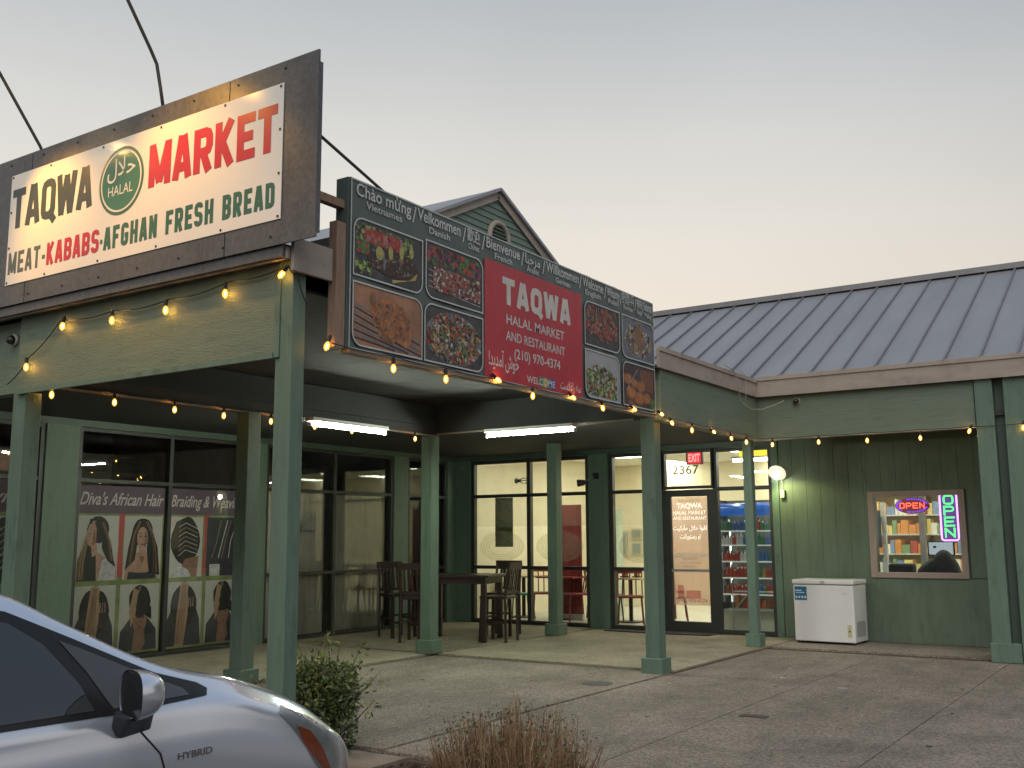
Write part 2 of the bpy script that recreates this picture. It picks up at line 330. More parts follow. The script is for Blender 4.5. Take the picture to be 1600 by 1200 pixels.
w2 = struct(MB().box(XD, -4.84, YD - .05, 14.6, -.155, -.02).build('walkway', JOINT))
slab(XD + jw, -4.85, YD + jw, 14.6, 0, WALK, 'concrete_slab', w2, -.019)
w3 = struct(MB().box(-4.84, 4, 13.36, 14.6, -.155, -.022).build('walkway', JOINT))
slab(-4.83, 4, 13.38, 14.6, .0, AGG, 'concrete_slab', w3, -.021)
w4 = struct(MB().box(XD, -5.0, 5.65, YD - .05, -.155, -.05).build('courtyard_bed', JOINT))
slab(XD + jw, -4.87, 5.7, YD - jw, -.02, AGG, 'concrete_slab', w4, -.049)
w5 = struct(MB().box(-8.2, -4.6, 4.0, 5.65, -.155, -.04).build('curb', mat('pale curb', (.20, .165, .13), .85, var=.25, vscale=5)))
# mulch bed in front
MULCH = mat('mulch', (.06, .035, .025), .95, var=.4, vscale=20, bump=1, bscale=60)
bed = MB(); nx, ny = 40, 14
vs = [(-5.6 + 7.5 * i / nx, 3.85 + 1.72 * j / ny, -.10 + .03 * rnd.random() - (.06 if j in (0,) else 0)) for j in range(ny + 1) for i in range(nx + 1)]
bed.add(vs, [(j * (nx + 1) + i, j * (nx + 1) + i + 1, (j + 1) * (nx + 1) + i + 1, (j + 1) * (nx + 1) + i) for j in range(ny) for i in range(nx)])
struct(bed.build('mulch_bed', MULCH))
ch = MB()
for i in range(2600):
    x = rnd.uniform(-5.5, 1.7); y = rnd.uniform(3.9, 5.62); a = rnd.uniform(0, 3.14); s_ = rnd.uniform(.012, .04)
    Mx = Matrix.Translation((x, y, -.075 + rnd.uniform(0, .02))) @ Matrix.Rotation(a, 4, 'Z') @ Matrix.Rotation(rnd.uniform(-.5, .5), 4, 'X')
    ch.k = rnd.randrange(3); ch.box(-s_, s_, -.006, .006, -.003, .003, Mx)
o = ch.build('mulch_chips', [MULCH, mat('bark chip', (.12, .07, .05), .9), mat('bark chip dark', (.03, .02, .016), .9)]); o['kind'] = 'stuff'; tag(o, 'brown bark chips spread over the planting bed', 'mulch')
# ------------------------------------------------------------------ THE BUILDING
B = thing('shopping_plaza', 'green strip mall building with grey standing seam roof and covered walkway', 'building', (-8, 14.66, 0))
# walls along x = XW (braiding salon side)
def wall_y(y0, y1, z0, z1, m=GREEN, t=.18): return MB().box(XW - t, XW, y0, y1, z0, z1).build('wall', m, B)
HD = 2.76
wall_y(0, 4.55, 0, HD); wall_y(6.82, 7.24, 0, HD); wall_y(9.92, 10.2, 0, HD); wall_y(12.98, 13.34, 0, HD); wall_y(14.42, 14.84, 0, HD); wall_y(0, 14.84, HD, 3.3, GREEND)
# walls along y = YW
def wall_x(x0, x1, z0, z1, m=GREEN, t=.18): return MB().box(x0, x1, YW, YW + t, z0, z1).build('wall', m, B)
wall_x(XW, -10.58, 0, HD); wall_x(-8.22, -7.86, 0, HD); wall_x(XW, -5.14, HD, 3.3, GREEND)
# sided wall with vertical grooves, pieces between grooves
xw = -5.14
k = 0
def boards(x0, x1, z0, z1, mt=GREENW, wd=.2):
    x = x0
    while x < x1 - .01:
        x2 = min(x1, x + wd); MB().box(x + .0013, x2 - .0013, YW + .0, YW + .02, z0, z1).build('siding_board', mt, B); x = x2
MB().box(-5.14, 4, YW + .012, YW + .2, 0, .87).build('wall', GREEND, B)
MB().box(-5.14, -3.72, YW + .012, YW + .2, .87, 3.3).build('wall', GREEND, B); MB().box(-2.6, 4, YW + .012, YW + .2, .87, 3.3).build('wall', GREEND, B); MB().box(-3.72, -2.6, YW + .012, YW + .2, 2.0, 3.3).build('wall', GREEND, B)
boards(-5.04, -3.8, 0.0, 3.0); boards(-3.8, -2.3, 2.03, 3.0)
MB().box(-3.8, -2.32, YW - .008, YW + .012, 0, .855).build('wall_panel', GREENW, B)
boards(-2.52, -2.3, .875, 2.03); MB().box(-2.3, 4, YW - .006, YW + .012, 0, 3.0).build('wall_panel', GREENW, B)
MB().box(-5.14, -5.04, YW - .03, YW + .012, 0, 3.0).build('corner_trim', GREEN, B)
# walkway ceilings
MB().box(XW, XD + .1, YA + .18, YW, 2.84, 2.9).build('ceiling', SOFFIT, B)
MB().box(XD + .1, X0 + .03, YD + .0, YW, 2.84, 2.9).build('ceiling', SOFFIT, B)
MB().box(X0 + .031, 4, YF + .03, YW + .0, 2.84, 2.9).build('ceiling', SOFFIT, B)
# raised canopy ceiling with board lines
for i in range(9):
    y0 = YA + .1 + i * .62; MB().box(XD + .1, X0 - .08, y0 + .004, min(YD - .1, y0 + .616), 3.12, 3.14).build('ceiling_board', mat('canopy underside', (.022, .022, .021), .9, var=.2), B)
# beams
def beam(x0, x1, y0, y1, z0, z1, m=GREENB, lab=None): return MB().box(x0, x1, y0, y1, z0, z1).build('beam', m, B, bevel=.004, label=lab)
beam(-8.14, -5.10, YA, YA + .12, 2.66, 3.30)
MB().box(-8.14, -5.10, YA - .012, YA + .0, 2.635, 2.675).build('beam_trim', GREEN, B)
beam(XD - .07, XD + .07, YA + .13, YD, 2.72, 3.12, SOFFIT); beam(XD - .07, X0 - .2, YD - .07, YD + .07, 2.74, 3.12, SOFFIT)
LEDGE = mat('pale ledge', (.26, .22, .17), .7, var=.1)
MB().box(XD + .072, XD + .09, 5.0, YD - .08, 2.712, 2.732).build('ledge_strip', LEDGE, B)
MB().box(XD + .09, X0 - .3, YD - .092, YD - .074, 2.735, 2.755).build('ledge_strip', LEDGE, B)
beam(-12, -8.14, YA + .05, YA + .17, 2.66, 3.28, GREENB)
beam(X0 - .02, X0 + .1, YD - .2, YF - .03, 2.70, 3.28)
MB().box(X0 + .1, X0 + .112, YD + .1, YF - .04, 2.70, 2.73).build('ledge_strip', LEDGE, B)
beam(X0 - .1, -2.12, YF, YF + .1, 2.70, 3.28)
MB().box(X0 + .11, -2.12, YF - .012, YF - .001, 2.70, 2.72).build('ledge_strip', LEDGE, B)
beam(-1.5, 4, YF + .06, YF + .16, 2.70, 3.28)
# fascias
def fas(x0, x1, y0, y1, z0, z1, nm='fascia'): return MB().box(x0, x1, y0, y1, z0, z1).build(nm, TAUPE, B, bevel=.004)
fas(-12, -4.90, YA - .09, YA - .06, 3.28, 3.36)
fas(X0 + .03, X0 + .06, YA - .06, 5.11, 3.20, 3.43)
fas(X0 + .11, X0 + .14, YD - .3, YF - .08, 3.275, 3.50); fas(X0 + .11, 4, YF - .08, YF - .05, 3.275, 3.53)
fas(X0 + .14, X0 + .155, YD - .3, YF - .096, 3.46, 3.515, 'drip_edge'); fas(X0 + .155, 4, YF - .096, YF - .082, 3.49, 3.55, 'drip_edge')
MB().box(X0 - .02, X0 + .11, YD - .3, YF - .04, 3.27, 3.285).build('soffit', SOFFIT, B)
MB().box(X0 + .1, 4, YF - .05, YF + .1, 3.283, 3.30).build('soffit', SOFFIT, B)
MB().box(-4.955, -4.93, YA - .05, 5.2, 3.43, 3.445).build('fascia_cap', GALV, B)
# flat deck roofs over the canopy, just below the parapet signs
MB().box(-12, X0 + .02, YA, YF, 3.31, 3.34).build('roof_deck', GALV, B)
# right wing roof: standing seam pans
slope = .5
def rz(y): return 3.56 + (y - YF) * slope
ridge_y = 17.2; pw = .4117
x = -7.36 - 9 * pw
while x < 3.6:
    pan = MB(); y0 = YF - .09
    for (a, bb, zz) in ((x + .012, x + pw - .012, 0),):
        pan.add([(a, y0, rz(y0)), (bb, y0, rz(y0)), (bb, ridge_y, rz(ridge_y)), (a, ridge_y, rz(ridge_y)), (a, y0, rz(y0) - .02), (bb, y0, rz(y0) - .02), (bb, ridge_y, rz(ridge_y) - .02), (a, ridge_y, rz(ridge_y) - .02)],
                [(0, 1, 2, 3), (4, 7, 6, 5), (0, 4, 5, 1), (1, 5, 6, 2), (2, 6, 7, 3), (3, 7, 4, 0)])
    if x + pw < X0 + .1:
        y1 = YF + .15 + (X0 + .1 - x) * .0
    pan.build('roof_panel', SEAM, B)
    MB().bar((x, y0, rz(y0) + .012), (x, ridge_y, rz(ridge_y) + .012), .022, .042).build('roof_seam', mat('seam rib', (.21, .215, .23), .4, metal=.4), B)
    x += pw
MB().bar((-11, ridge_y, rz(ridge_y) + .03), (3.7, ridge_y, rz(ridge_y) + .03), .22, .09).build('ridge_cap', mat('ridge cap', (.27, .27, .28), .5, metal=.3), B)
MB().add([(-11, ridge_y, rz(ridge_y) - .03), (3.7, ridge_y, rz(ridge_y) - .03), (3.7, ridge_y + 4, rz(ridge_y) - 2), (-11, ridge_y + 4, rz(ridge_y) - 2)], [(0, 1, 2, 3)]).build('roof_back', SEAM, B)
MB().box(-2.9, -1.4, 15.2, 15.24, 0, 0).v
# gable over the salon side
GX = -9.0; gp = (13.19, 6.92); hw = 2.0; sl = .49
GAB = mat('green lap siding', (.14, .20, .165), .6, var=.08)
gtri = MB().add([(GX - .03, gp[0] - hw, gp[1] - hw * sl), (GX - .03, gp[0] + hw, gp[1] - hw * sl), (GX - .03, gp[0], gp[1])], [(0, 1, 2)])
gtri.build('gable_wall', GAB, B)
for i in range(9):
    z0 = gp[1] - hw * sl + i * .105; z1 = z0 + .105
    h0 = (gp[1] - z0) / sl - .02; h1 = max(.02, (gp[1] - z1) / sl - .02)
    if h0 < .05: break
    MB().add([(GX + .012, gp[0] - h0, z0), (GX + .012, gp[0] + h0, z0), (GX - .004, gp[0] + h1, z1), (GX - .004, gp[0] - h1, z1), (GX - .02, gp[0] - h0, z0), (GX - .02, gp[0] + h0, z0)], [(0, 1, 2, 3), (0, 4, 5, 1)]).build('siding_board', GAB, B)
for sg in (-1, 1):
    MB().bar((GX + .03, gp[0], gp[1] - .02), (GX + .03, gp[0] + sg * (hw + .15), gp[1] - .02 - (hw + .15) * sl), .03, .13, up=(0, 0, 1)).build('rake_board', TAUPE, B)
    MB().bar((GX + .03, gp[0], gp[1] + .075), (GX + .03, gp[0] + sg * (hw + .2), gp[1] + .075 - (hw + .2) * sl), .14, .05, up=(0, 0, 1)).build('rake_cap', SEAM, B)
    MB().add([(GX + .08, gp[0], gp[1] + .09), (GX + .08, gp[0] + sg * (hw + .2), gp[1] + .09 - (hw + .2) * sl), (GX - 5, gp[0] + sg * (hw + .2), gp[1] + .09 - (hw + .2) * sl), (GX - 5, gp[0], gp[1] + .09)], [(0, 1, 2, 3)]).build('gable_roof', SEAM, B)
vt = MB(); vt.tube([(GX + .03, gp[0] + .02 + .27 * math.cos(t), 6.17 + .27 * math.sin(t)) for t in [i * math.pi * 2 / 32 for i in range(33)]], .045, 8, False)
vo = vt.build('gable_vent', TAUPE, B, smooth=True)
for i in range(7):
    z = 5.98 + i * .06; hh = math.sqrt(max(.001, .25 ** 2 - (z - 6.17) ** 2)); MB().bar((GX + .03, gp[0] + .02 - hh, z), (GX + .03, gp[0] + .02 + hh, z), .02, .03).build('louvre', GREEND, vo)
# lower roof of left mass under the gable, falling towards the canopy
MB().add([(-7.2, 8, 4.6), (-7.2, 20, 4.6), (-12, 20, 6.1), (-12, 8, 6.1)], [(0, 1, 2, 3)])
# posts
def post(x, y, top, wd=.2, base=True, zb=0, m=GREEN, bx=None):
    o = MB().box(x - wd / 2, x + wd / 2, y - wd / 2, y + wd / 2, zb, top).build('post', m, B, bevel=.006)
    if base:
        q = wd / 2 + .04
        MB().box(x - q, x + q, y - q, y + q, zb + .001, zb + .17).build('post_base', m, o, bevel=.008)
    return o
# corner post made of three boards
cp = MB().box(-5.045, -4.934, YA + .003, YA + .125, -.1, 3.33).build('post', GREEN, B, bevel=.006)
MB().box(-5.095, -5.049, YA + .012, YA + .11, -.1, 2.634).build('post_board', GREEN, cp, bevel=.004)
MB().box(-5.10, -5.049, YA - .004, YA + .12, 2.636, 3.32).build('post_board', GREEN, cp, bevel=.004)
a_ = MB().box(-8.14, -8.04, YA + .02, YA + .17, -.1, 2.655).build('post', GREEN, B, bevel=.006)
MB().box(-8.23, -8.144, YA + .03, YA + .15, -.1, 2.655).build('post_board', GREEN, a_, bevel=.004)
post(-8.09, 7.30, 2.72, .17, zb=-.02); post(-8.19, 10.46, 2.735, .165, zb=0.0); post(-8.06, 13.33, 2.84, .165); post(-5.005, 10.36, 2.735, .165, zb=-.03); post(-4.97, 13.27, 2.70, .12, zb=0)
pr = MB().box(-2.11, -1.91, YF - .03, YF + .15, 0, 3.28).build('post', GREEN, B, bevel=.006)
MB().box(-2.13, -1.80, YF - .06, YF + .2, -.03, .19).build('post_base', GREEN, pr, bevel=.008)
MB().box(-1.905, -1.80, YF + .08, YF + .18, .19, 3.28).build('post_board', GREEND, pr)
MB().box(-1.795, -1.50, YF - .02, YF + .15, -.03, 3.28).build('post', GREEN, B, bevel=.006)

# ------------------------------------------------------------------ storefront windows
def window_wall(pl, cols, z0, z1, rails, name='window', fw_=.055, gm=GL, par=B, off=-.06):
    """pl: plane whose a runs along the wall; cols: mullion edges list"""
    w_ = MB(); a0, a1 = cols[0], cols[-1]
    def fr(b, p, q, r, s_): b.add([pl.p(u, v, d) for u in (p, q) for v in (r, s_) for d in (off - .05, off + .04)], [(0, 1, 3, 2), (4, 6, 7, 5), (0, 4, 5, 1), (2, 3, 7, 6), (0, 2, 6, 4), (1, 5, 7, 3)])
    for i, c in enumerate(cols):
        e = fw_ / 2 if 0 < i < len(cols) - 1 else fw_ / 2
        fr(w_, c - e, c + e, z0, z1)
    for z in [z0 + fw_ / 2] + list(rails) + [z1 - fw_ / 2]:
        for i in range(len(cols) - 1): fr(w_, cols[i] + fw_ / 2 + .0006, cols[i + 1] - fw_ / 2 - .0006, z - fw_ / 2 * (1.5 if z == z0 + fw_ / 2 else .8) + (.02 if z == z0 + fw_ / 2 else 0), z + fw_ / 2 * .8)
    o = w_.build(name, BLACKF, par)
    rr = [z0 + fw_] + list(rails) + [z1 - fw_]
    for i in range(len(cols) - 1):
        for j in range(len(rr) - 1):
            g_ = flat(); rect(g_, pl, cols[i] + fw_ / 2, cols[i + 1] - fw_ / 2, rr[j] + .02 * (j > 0), rr[j + 1] - .02, off); g_.build('pane', gm, o)
    return o
PX = PL((XW, 0, 0), (0, 1, 0), (0, 0, 1), (1, 0, 0))
PY = PL((0, YW, 0), (1, 0, 0), (0, 0, 1), (0, -1, 0))
window_wall(PX, [4.58, 5.7, 6.79], 0, HD, [2.13], gm=GLD)
window_wall(PX, [7.27, 8.58, 9.89], 0, HD, [2.13], gm=GLD)
window_wall(PX, [10.23, 11.61, 12.95], 0, HD, [.93, 2.13], gm=GLD)
window_wall(PX, [13.37, 14.39], 0, HD, [.93, 2.13], gm=GLD)
window_wall(PY, [-10.55, -9.39, -8.25], 0, HD, [.93, 2.14], fw_=.07)
window_wall(PY, [-7.82, -6.93], 0, HD, [.93, 2.14], fw_=.07)
window_wall(PY, [-6.04, -5.17], 0, HD, [2.14], fw_=.07)
tw = window_wall(PY, [-6.895, -6.075], 2.15, HD, [], fw_=.055)
t_ = MB(); text(t_, PY, '2367', -6.745, 2.385, .19, -.05, fit=.44, bold=.012); t_.build('street_number', mat('number vinyl', (.10, .10, .06), .6), tw)
# entrance door
dr = MB()
for (p, q, r_, s_) in ((-6.895, -6.79, .0, 2.14), (-6.18, -6.075, .0, 2.14), (-6.789, -6.181, 2.04, 2.14), (-6.789, -6.181, 0, .16)): dr.add([PY.p(u, v, d) for u in (p, q) for v in (r_, s_) for d in (-.1, -.03)], [(0, 1, 3, 2), (4, 6, 7, 5), (0, 4, 5, 1), (2, 3, 7, 6), (0, 2, 6, 4), (1, 5, 7, 3)])
door = dr.build('door', BLACKF, B)
g_ = flat(); rect(g_, PY, -6.79, -6.18, .16, 2.04, -.06); g_.build('pane', GL, door)
FILM = glass('red translucent film', (.98, .80, .76), .03, .2, .45, (.95, .60, .55))
g_ = flat(); rect(g_, PY, -6.78, -6.19, .40, 2.03, -.064); g_.build('door_poster', FILM, door)
FILMR = glass('red film lower', (.95, .6, .62), .03, .2, .35, (.5, .14, .16))
PALE = mat('pale glow print', (.75, .68, .6), .6, emit=(1, .92, .82), es=.85); DK = mat('dark print', (.12, .05, .04), .6); TEAL = mat('teal print', (.45, .65, .6), .6)  # pale lettering given its own glow to stand out on the door
t_ = flat(); cxd = -6.485
text(t_, PY, 'WELCOME TO', cxd, 1.955, .052, -.056, fit=.36, align='CENTER', mi=1)
text(t_, PY, 'TAQWA', cxd, 1.86, .11, -.056, fit=.42, align='CENTER', bold=.02)
text(t_, PY, 'HALAL MARKET', cxd, 1.765, .08, -.056, fit=.54, align='CENTER'); text(t_, PY, 'AND RESTAURANT', cxd, 1.685, .07, -.056, fit=.54, align='CENTER')
text(t_, PY, '\uFE96\uFBFF\uFB90\uFEAD\uFE8E\uFEE3 \uFEDD\uFEFC\uFEA3 \uFE8D\uFEEE\uFED8\uFE97', cxd, 1.53, .10, -.056, fit=.56, align='CENTER', bold=.01)
text(t_, PY, '\uFE96\uFEE7\uFE8D\uFEAD\uFEEE\uFE98\uFEB3\uFEAD \uFEED\uFE8D', cxd, 1.40, .10, -.056, fit=.34, align='CENTER', bold=.01)
text(t_, PY, 'WELCOME', cxd, 1.115, .10, -.056, fit=.54, align='CENTER', mi=2)
text(t_, PY, 'RESERVED', cxd, 1.075, .045, -.055, fit=.24, align='CENTER', mi=1); text(t_, PY, 'FOR CUSTOMER', cxd, 1.02, .045, -.055, fit=.34, align='CENTER', mi=1); text(t_, PY, 'USE ONLY', cxd, .965, .045, -.055, fit=.24, align='CENTER', mi=1)
text(t_, PY, '(210) 970-4374', cxd, .44, .085, -.055, fit=.50, align='CENTER', mi=1)
t_.build('lettering', [PALE, DK, TEAL], door)
g_ = flat(); rect(g_, PY, -6.72, -6.62, .50, .70, -.062); rect(g_, PY, -6.58, -6.34, .50, .62, -.062); g_.build('print_block', FILMR, door)
MB().box(-6.789, -6.181, YW + .02, YW + .05, .90, .94).build('push_bar', METAL, door)
MB().tube([(-6.75, YW - .0, .95), (-6.75, YW - .06, .97), (-6.75, YW - .06, 1.2), (-6.75, YW, 1.22)], .012, 6).build('handle', BLACK, door) if False else None
MB().box(-6.95, -6.04, YW - .14, YW + .0, .002, .012).build('threshold', mat('threshold', (.05, .045, .04), .6), door)
# small entry mat
tag(MB().box(-7.75, -6.05, YW - .42, YW - .17, .002, .016).build('door_mat', mat('black rubber mat', (.03, .028, .025), .9)), 'thin black rubber mat lying in front of the entrance door', 'mat')

# frosted scenic film on lower restaurant panes
FROST = glass('faint etched film', (.97, .97, .93), .02, .3, .10, (.6, .58, .5))
for (p, q) in ((-10.5, -9.44), (-9.34, -8.3), (-7.77, -6.98)):
    g_ = flat(); rect(g_, PY, p, q, 1.62, 2.10, -.066)
    pol(g_, PY, ell((p + q) / 2, 1.28, (q - p) * .44, .26, 28), -.066)
    for e in range(4): stroke(g_, PY, ell((p + q) / 2, 1.28, (q - p) * (.40 - .05 * e), .23 - .03 * e, 28), .012, -.067 - .0005 * e, True)
    g_.build('window_film', FROST, B)

# ------------------------------------------------------------------ salon posters behind glass
PUR = mat('purple band', (0.15, 0.10, 0.145), .6, var=.1); GRN = mat('lime print', (.27, .32, .13), .6, var=.3, vscale=4); PBG = mat('photo grey', (0.608, 0.592, 0.576), .6, var=.08)
SKIN = mat('printed skin', (0.544, 0.320, 0.240), .6, var=.2, vscale=14); SKD = mat('printed dark skin', (0.320, 0.176, 0.120), .6, var=.2, vscale=14); HAIR = mat('printed black hair', (.025, .02, .02), .5, var=.4, vscale=30, stretch=(8, 8, 1)); HLT = mat('printed blonde hair', (0.480, 0.320, 0.208), .6, var=.4, vscale=40, stretch=(8, 8, 1))
CLO = mat('printed clothes', (0.640, 0.608, 0.640), .6, var=.3, vscale=18); CLB = mat('printed dark clothes', (.05, .05, .07), .6, var=.3); RED = mat('red ribbon print', (0.560, 0.096, 0.080), .6); SCR = mat('script lettering', (0.714, 0.612, 0.612), .6); LIP = mat('lips print', (.3, .06, .07), .6)
SM = [PBG, HAIR, SKIN, SKD, HLT, CLO, CLB, GRN, RED, PUR, SCR, LIP]
def salon(y0, y1, kinds, words):
    s_ = thing('salon_window_graphic', words[1], 'window graphic', (XW - .1, y0, 0), None)
    D = -.085
    f = flat(); rect(f, PX, y0, y1, .06, 1.76, D, 7)
    # ribbon and brush shapes
    for (yy) in (y0 + (y1 - y0) * .5,): pol(f, PX, [(yy - .05, 1.76), (yy + .05, 1.76), (yy + .02, 1.3), (yy + .06, .98), (yy - .06, .98), (yy - .03, 1.35)], D + .001, 8)
    f.build('backdrop', SM, s_)
    f = flat(); rect(f, PX, y0, y1, 1.745, 2.08, D + .002, 9); f.build('title_band', SM, s_)
    f = flat(); text(f, PX, words[0], y0 + .03, 1.85, .215, D + .004, fit=(y1 - y0) - .05, shear=.4, bold=.012, mi=10)
    f.build('lettering', SM, s_)
    for (ky, kz, kw, kh, kd) in kinds:
        f = flat(); P_ = lambda u, v: (ky + u * kw, kz + v * kh)
        Q = lambda pts: [P_(u, v) for u, v in pts]
        E_ = lambda cx, cy, rx, ry, n=18, j=0: [P_(u, v) for u, v in ell(cx, cy, rx, ry, n, 0, j)]
        rect(f, PX, ky, ky + kw, kz, kz + kh, D + .003, 0); d = D + .004
        if kd == 'profile':
            pol(f, PX, Q([(.02, 0), (.05, .35), (.2, .45), (.35, .2), (.38, 0)]), d, 4); pol(f, PX, Q([(.25, 0), (.3, .42), (.55, .42), (.8, .3), (.98, .28), (.98, 0)]), d + .001, 2)
            pol(f, PX, Q([(.55, 0), (.62, .3), (.85, .42), (.98, .36), (.95, 0)]), d + .002, 5)
            pol(f, PX, E_(.5, .78, .26, .21, 20, .04), d + .003, 1); pol(f, PX, Q([(.3, .95), (.2, .6), (.05, .3), (.04, 0), (.5, 0), (.48, .3), (.44, .6), (.7, .9)]), d + .0035, 1)
            pol(f, PX, Q([(.62, .9), (.8, .6), (.95, .2), (.75, .3), (.6, .5)]), d + .004, 1)
            pol(f, PX, Q([(.29, .86), (.24, .74), (.21, .66), (.25, .63), (.25, .58), (.3, .53), (.42, .52), (.46, .6), (.46, .8), (.4, .9)]), d + .005, 2); pol(f, PX, Q([(.34, .54), (.47, .58), (.5, .4), (.38, .36)]), d + .0045, 2)
            pol(f, PX, Q([(.25, .62), (.29, .625), (.29, .60), (.25, .60)]), d + .006, 11); stroke(f, PX, Q([(.29, .77), (.33, .785), (.38, .77)]), .006, d + .006, False, 1)
        elif kd == 'front':
            pol(f, PX, Q([(.05, 0), (.08, .28), (.3, .42), (.62, .42), (.85, .3), (.95, 0)]), d, 2); pol(f, PX, Q([(.12, 0), (.15, .12), (.4, .1), (.6, .1), (.85, .14), (.88, 0)]), d + .001, 6)
            pol(f, PX, E_(.48, .74, .27, .23, 20, .03), d + .002, 1); pol(f, PX, Q([(.22, .8), (.12, .5), (.05, .15), (.3, .3), (.36, .6)]), d + .0025, 1); pol(f, PX, Q([(.72, .8), (.9, .5), (.98, .05), (.68, .1), (.6, .5)]), d + .003, 1)
            pol(f, PX, Q([(.4, .5), (.58, .5), (.6, .36), (.38, .36)]), d + .0035, 2); pol(f, PX, E_(.48, .65, .145, .18), d + .004, 2)
            for u in (.42, .55): pol(f, PX, E_(u, .68, .03, .012, 8), d + .005, 1); stroke(f, PX, Q([(u - .04, .72), (u, .735), (u + .04, .72)]), .005, d + .005, False, 1)
            pol(f, PX, E_(.485, .55, .04, .015, 8), d + .005, 11); stroke(f, PX, Q([(.48, .67), (.475, .61), (.49, .605)]), .003, d + .005, False, 3)
        elif kd == 'back':
            pol(f, PX, Q([(0, 0), (.05, .4), (.3, .75), (.75, .75), (.95, .4), (1, 0)]), d, 6); pol(f, PX, E_(.5, .62, .36, .34, 20, .03), d + .001, 1)
            pol(f, PX, Q([(.4, .98), (.6, .98), (.62, .5), (.52, 0), (.28, 0), (.32, .5)]), d + .002, 4); pol(f, PX, E_(.5, .93, .12, .07), d + .003, 2)
            for u in (.62, .68, .74): pol(f, PX, Q([(u, .75), (u + .03, .75), (u + .03, .6), (u, .6)]), d + .003, 4)
        elif kd == 'updo':
            pol(f, PX, Q([(.02, 0), (.05, .3), (.3, .5), (.7, .5), (.95, .3), (.98, 0)]), d, 6); pol(f, PX, Q([(.35, 0), (.42, .45), (.62, .45), (.68, .1), (.6, 0)]), d + .001, 3)
            pol(f, PX, E_(.52, .5, .19, .26), d + .002, 3); pol(f, PX, E_(.5, .74, .27, .25, 20, .05), d + .003, 1); pol(f, PX, Q([(.34, .95), (.25, .6), (.3, .35), (.42, .6), (.45, .9)]), d + .0035, 4); pol(f, PX, Q([(.4, .7), (.8, .65), (.82, .45), (.7, .5), (.6, .55), (.45, .5)]), d + .004, 1)
            for u in (.46, .6): pol(f, PX, E_(u, .49, .03, .01, 8), d + .005, 1)
            pol(f, PX, E_(.53, .35, .04, .013, 8), d + .005, 11); stroke(f, PX, Q([(.53, .47), (.52, .41), (.54, .405)]), .003, d + .005, False, 1)
        elif kd == 'braids':
            pol(f, PX, E_(.5, .6, .42, .4, 22, .05), d, 1); pol(f, PX, Q([(.5, .3), (.9, .35), (.85, 0), (.3, 0)]), d + .001, 3)
            for i in range(7): stroke(f, PX, Q([(.3, .35 + i * .08), (.5, .45 + i * .075), (.85, .38 + i * .07)]), .008, d + .002, False, 4 if i % 2 else 5)
            pol(f, PX, Q([(.1, 0), (.3, .22), (.6, .12), (.7, 0)]), d + .003, 5)
        elif kd == 'studio':
            rect(f, PX, ky, ky + kw, kz, kz + kh, d, 6)
            for i in range(6): stroke(f, PX, Q([(.15 + .1 * i, .3), (.3 + .08 * i, .6), (.4 + .1 * i, .95)]), .014, d + .001, False, (3, 1, 5)[i % 3])
            rect(f, PX, *[P_(.1, 0)[0], P_(.4, 0)[0]], kz, kz + kh * .2, d + .002, 5)
        def strands(pts, n_, spread, col, dd, wd_=.0035):
            for i_ in range(n_):
                o_ = rnd.uniform(-spread, spread); stroke(f, PX, Q([(u + o_ * (.4 + .6 * (1 - v)) + rnd.uniform(-.008, .008), v) for u, v in pts]), wd_, d + dd + i_ * 1e-5, False, col)
        if kd == 'profile': strands([(.4, .92), (.22, .6), (.14, .3), (.12, .02)], 14, .1, 4, .0061); strands([(.6, .9), (.78, .6), (.86, .3)], 9, .08, 3, .0063); pol(f, PX, Q([(.42, .8), (.46, .6), (.40, .53), (.36, .56), (.38, .68)]), d + .0055, 3); stroke(f, PX, Q([(.27, .715), (.31, .72), (.34, .712)]), .008, d + .0062, False, 1)
        elif kd == 'front': strands([(.4, .92), (.26, .7), (.2, .4), (.16, .2)], 9, .06, 3, .0061, .003); strands([(.58, .92), (.76, .7), (.84, .4), (.86, .1)], 9, .07, 3, .0063, .003); pol(f, PX, Q([(.55, .8), (.62, .66), (.58, .52), (.52, .5), (.54, .6)]), d + .0045, 3); pol(f, PX, Q([(.42, .36), (.56, .36), (.52, .26), (.46, .26)]), d + .0047, 3)
        elif kd == 'back': strands([(.5, .95), (.46, .5), (.4, .02)], 22, .11, 3, .0061, .003); strands([(.7, .85), (.78, .5), (.82, .1)], 8, .08, 6, .0063, .003); strands([(.3, .85), (.22, .5), (.18, .1)], 8, .08, 6, .0065, .003)
        elif kd == 'updo': strands([(.5, .97), (.38, .8), (.34, .5)], 10, .08, 4, .0061, .003); strands([(.5, .95), (.66, .8), (.74, .55)], 8, .06, 6, .0063, .003)
        f.build('hair_photo', SM, s_)
    return s_
salon(7.31, 8.55, [(7.32, .95, .57, .77, 'profile'), (7.97, .95, .55, .77, 'front'), (7.32, .09, .57, .80, 'back'), (7.95, .09, .57, .80, 'updo')], ("Diva's African Hair", "window film with Diva's African Hair script over a long haired profile and purple-lit portrait", [7.31, 7.78, 8.2]))
salon(8.61, 9.86, [(8.62, .95, .55, .77, 'braids'), (9.24, .95, .58, .77, 'studio'), (8.62, .09, .57, .80, 'back'), (9.25, .09, .57, .80, 'updo')], ("Braiding & Weaving", "window film with Braiding & We script, dark bun above long blonde-streaked tail", [8.62, 9.2]))
s3 = salon(5.73, 6.76, [(6.22, .75, .5, .95, 'braids'), (5.75, .2, .4, .8, 'back')], ("Weaving", "window film ending in -ving seen left of the corner pilaster", []))
f = flat(); rect(f, PX, 6.2, 6.75, 2.2, 2.42, -.085, 2); f.build('flyer', SM, s3)
DIM = mat('unlit room', (.20, .17, .145), .9, var=.2)
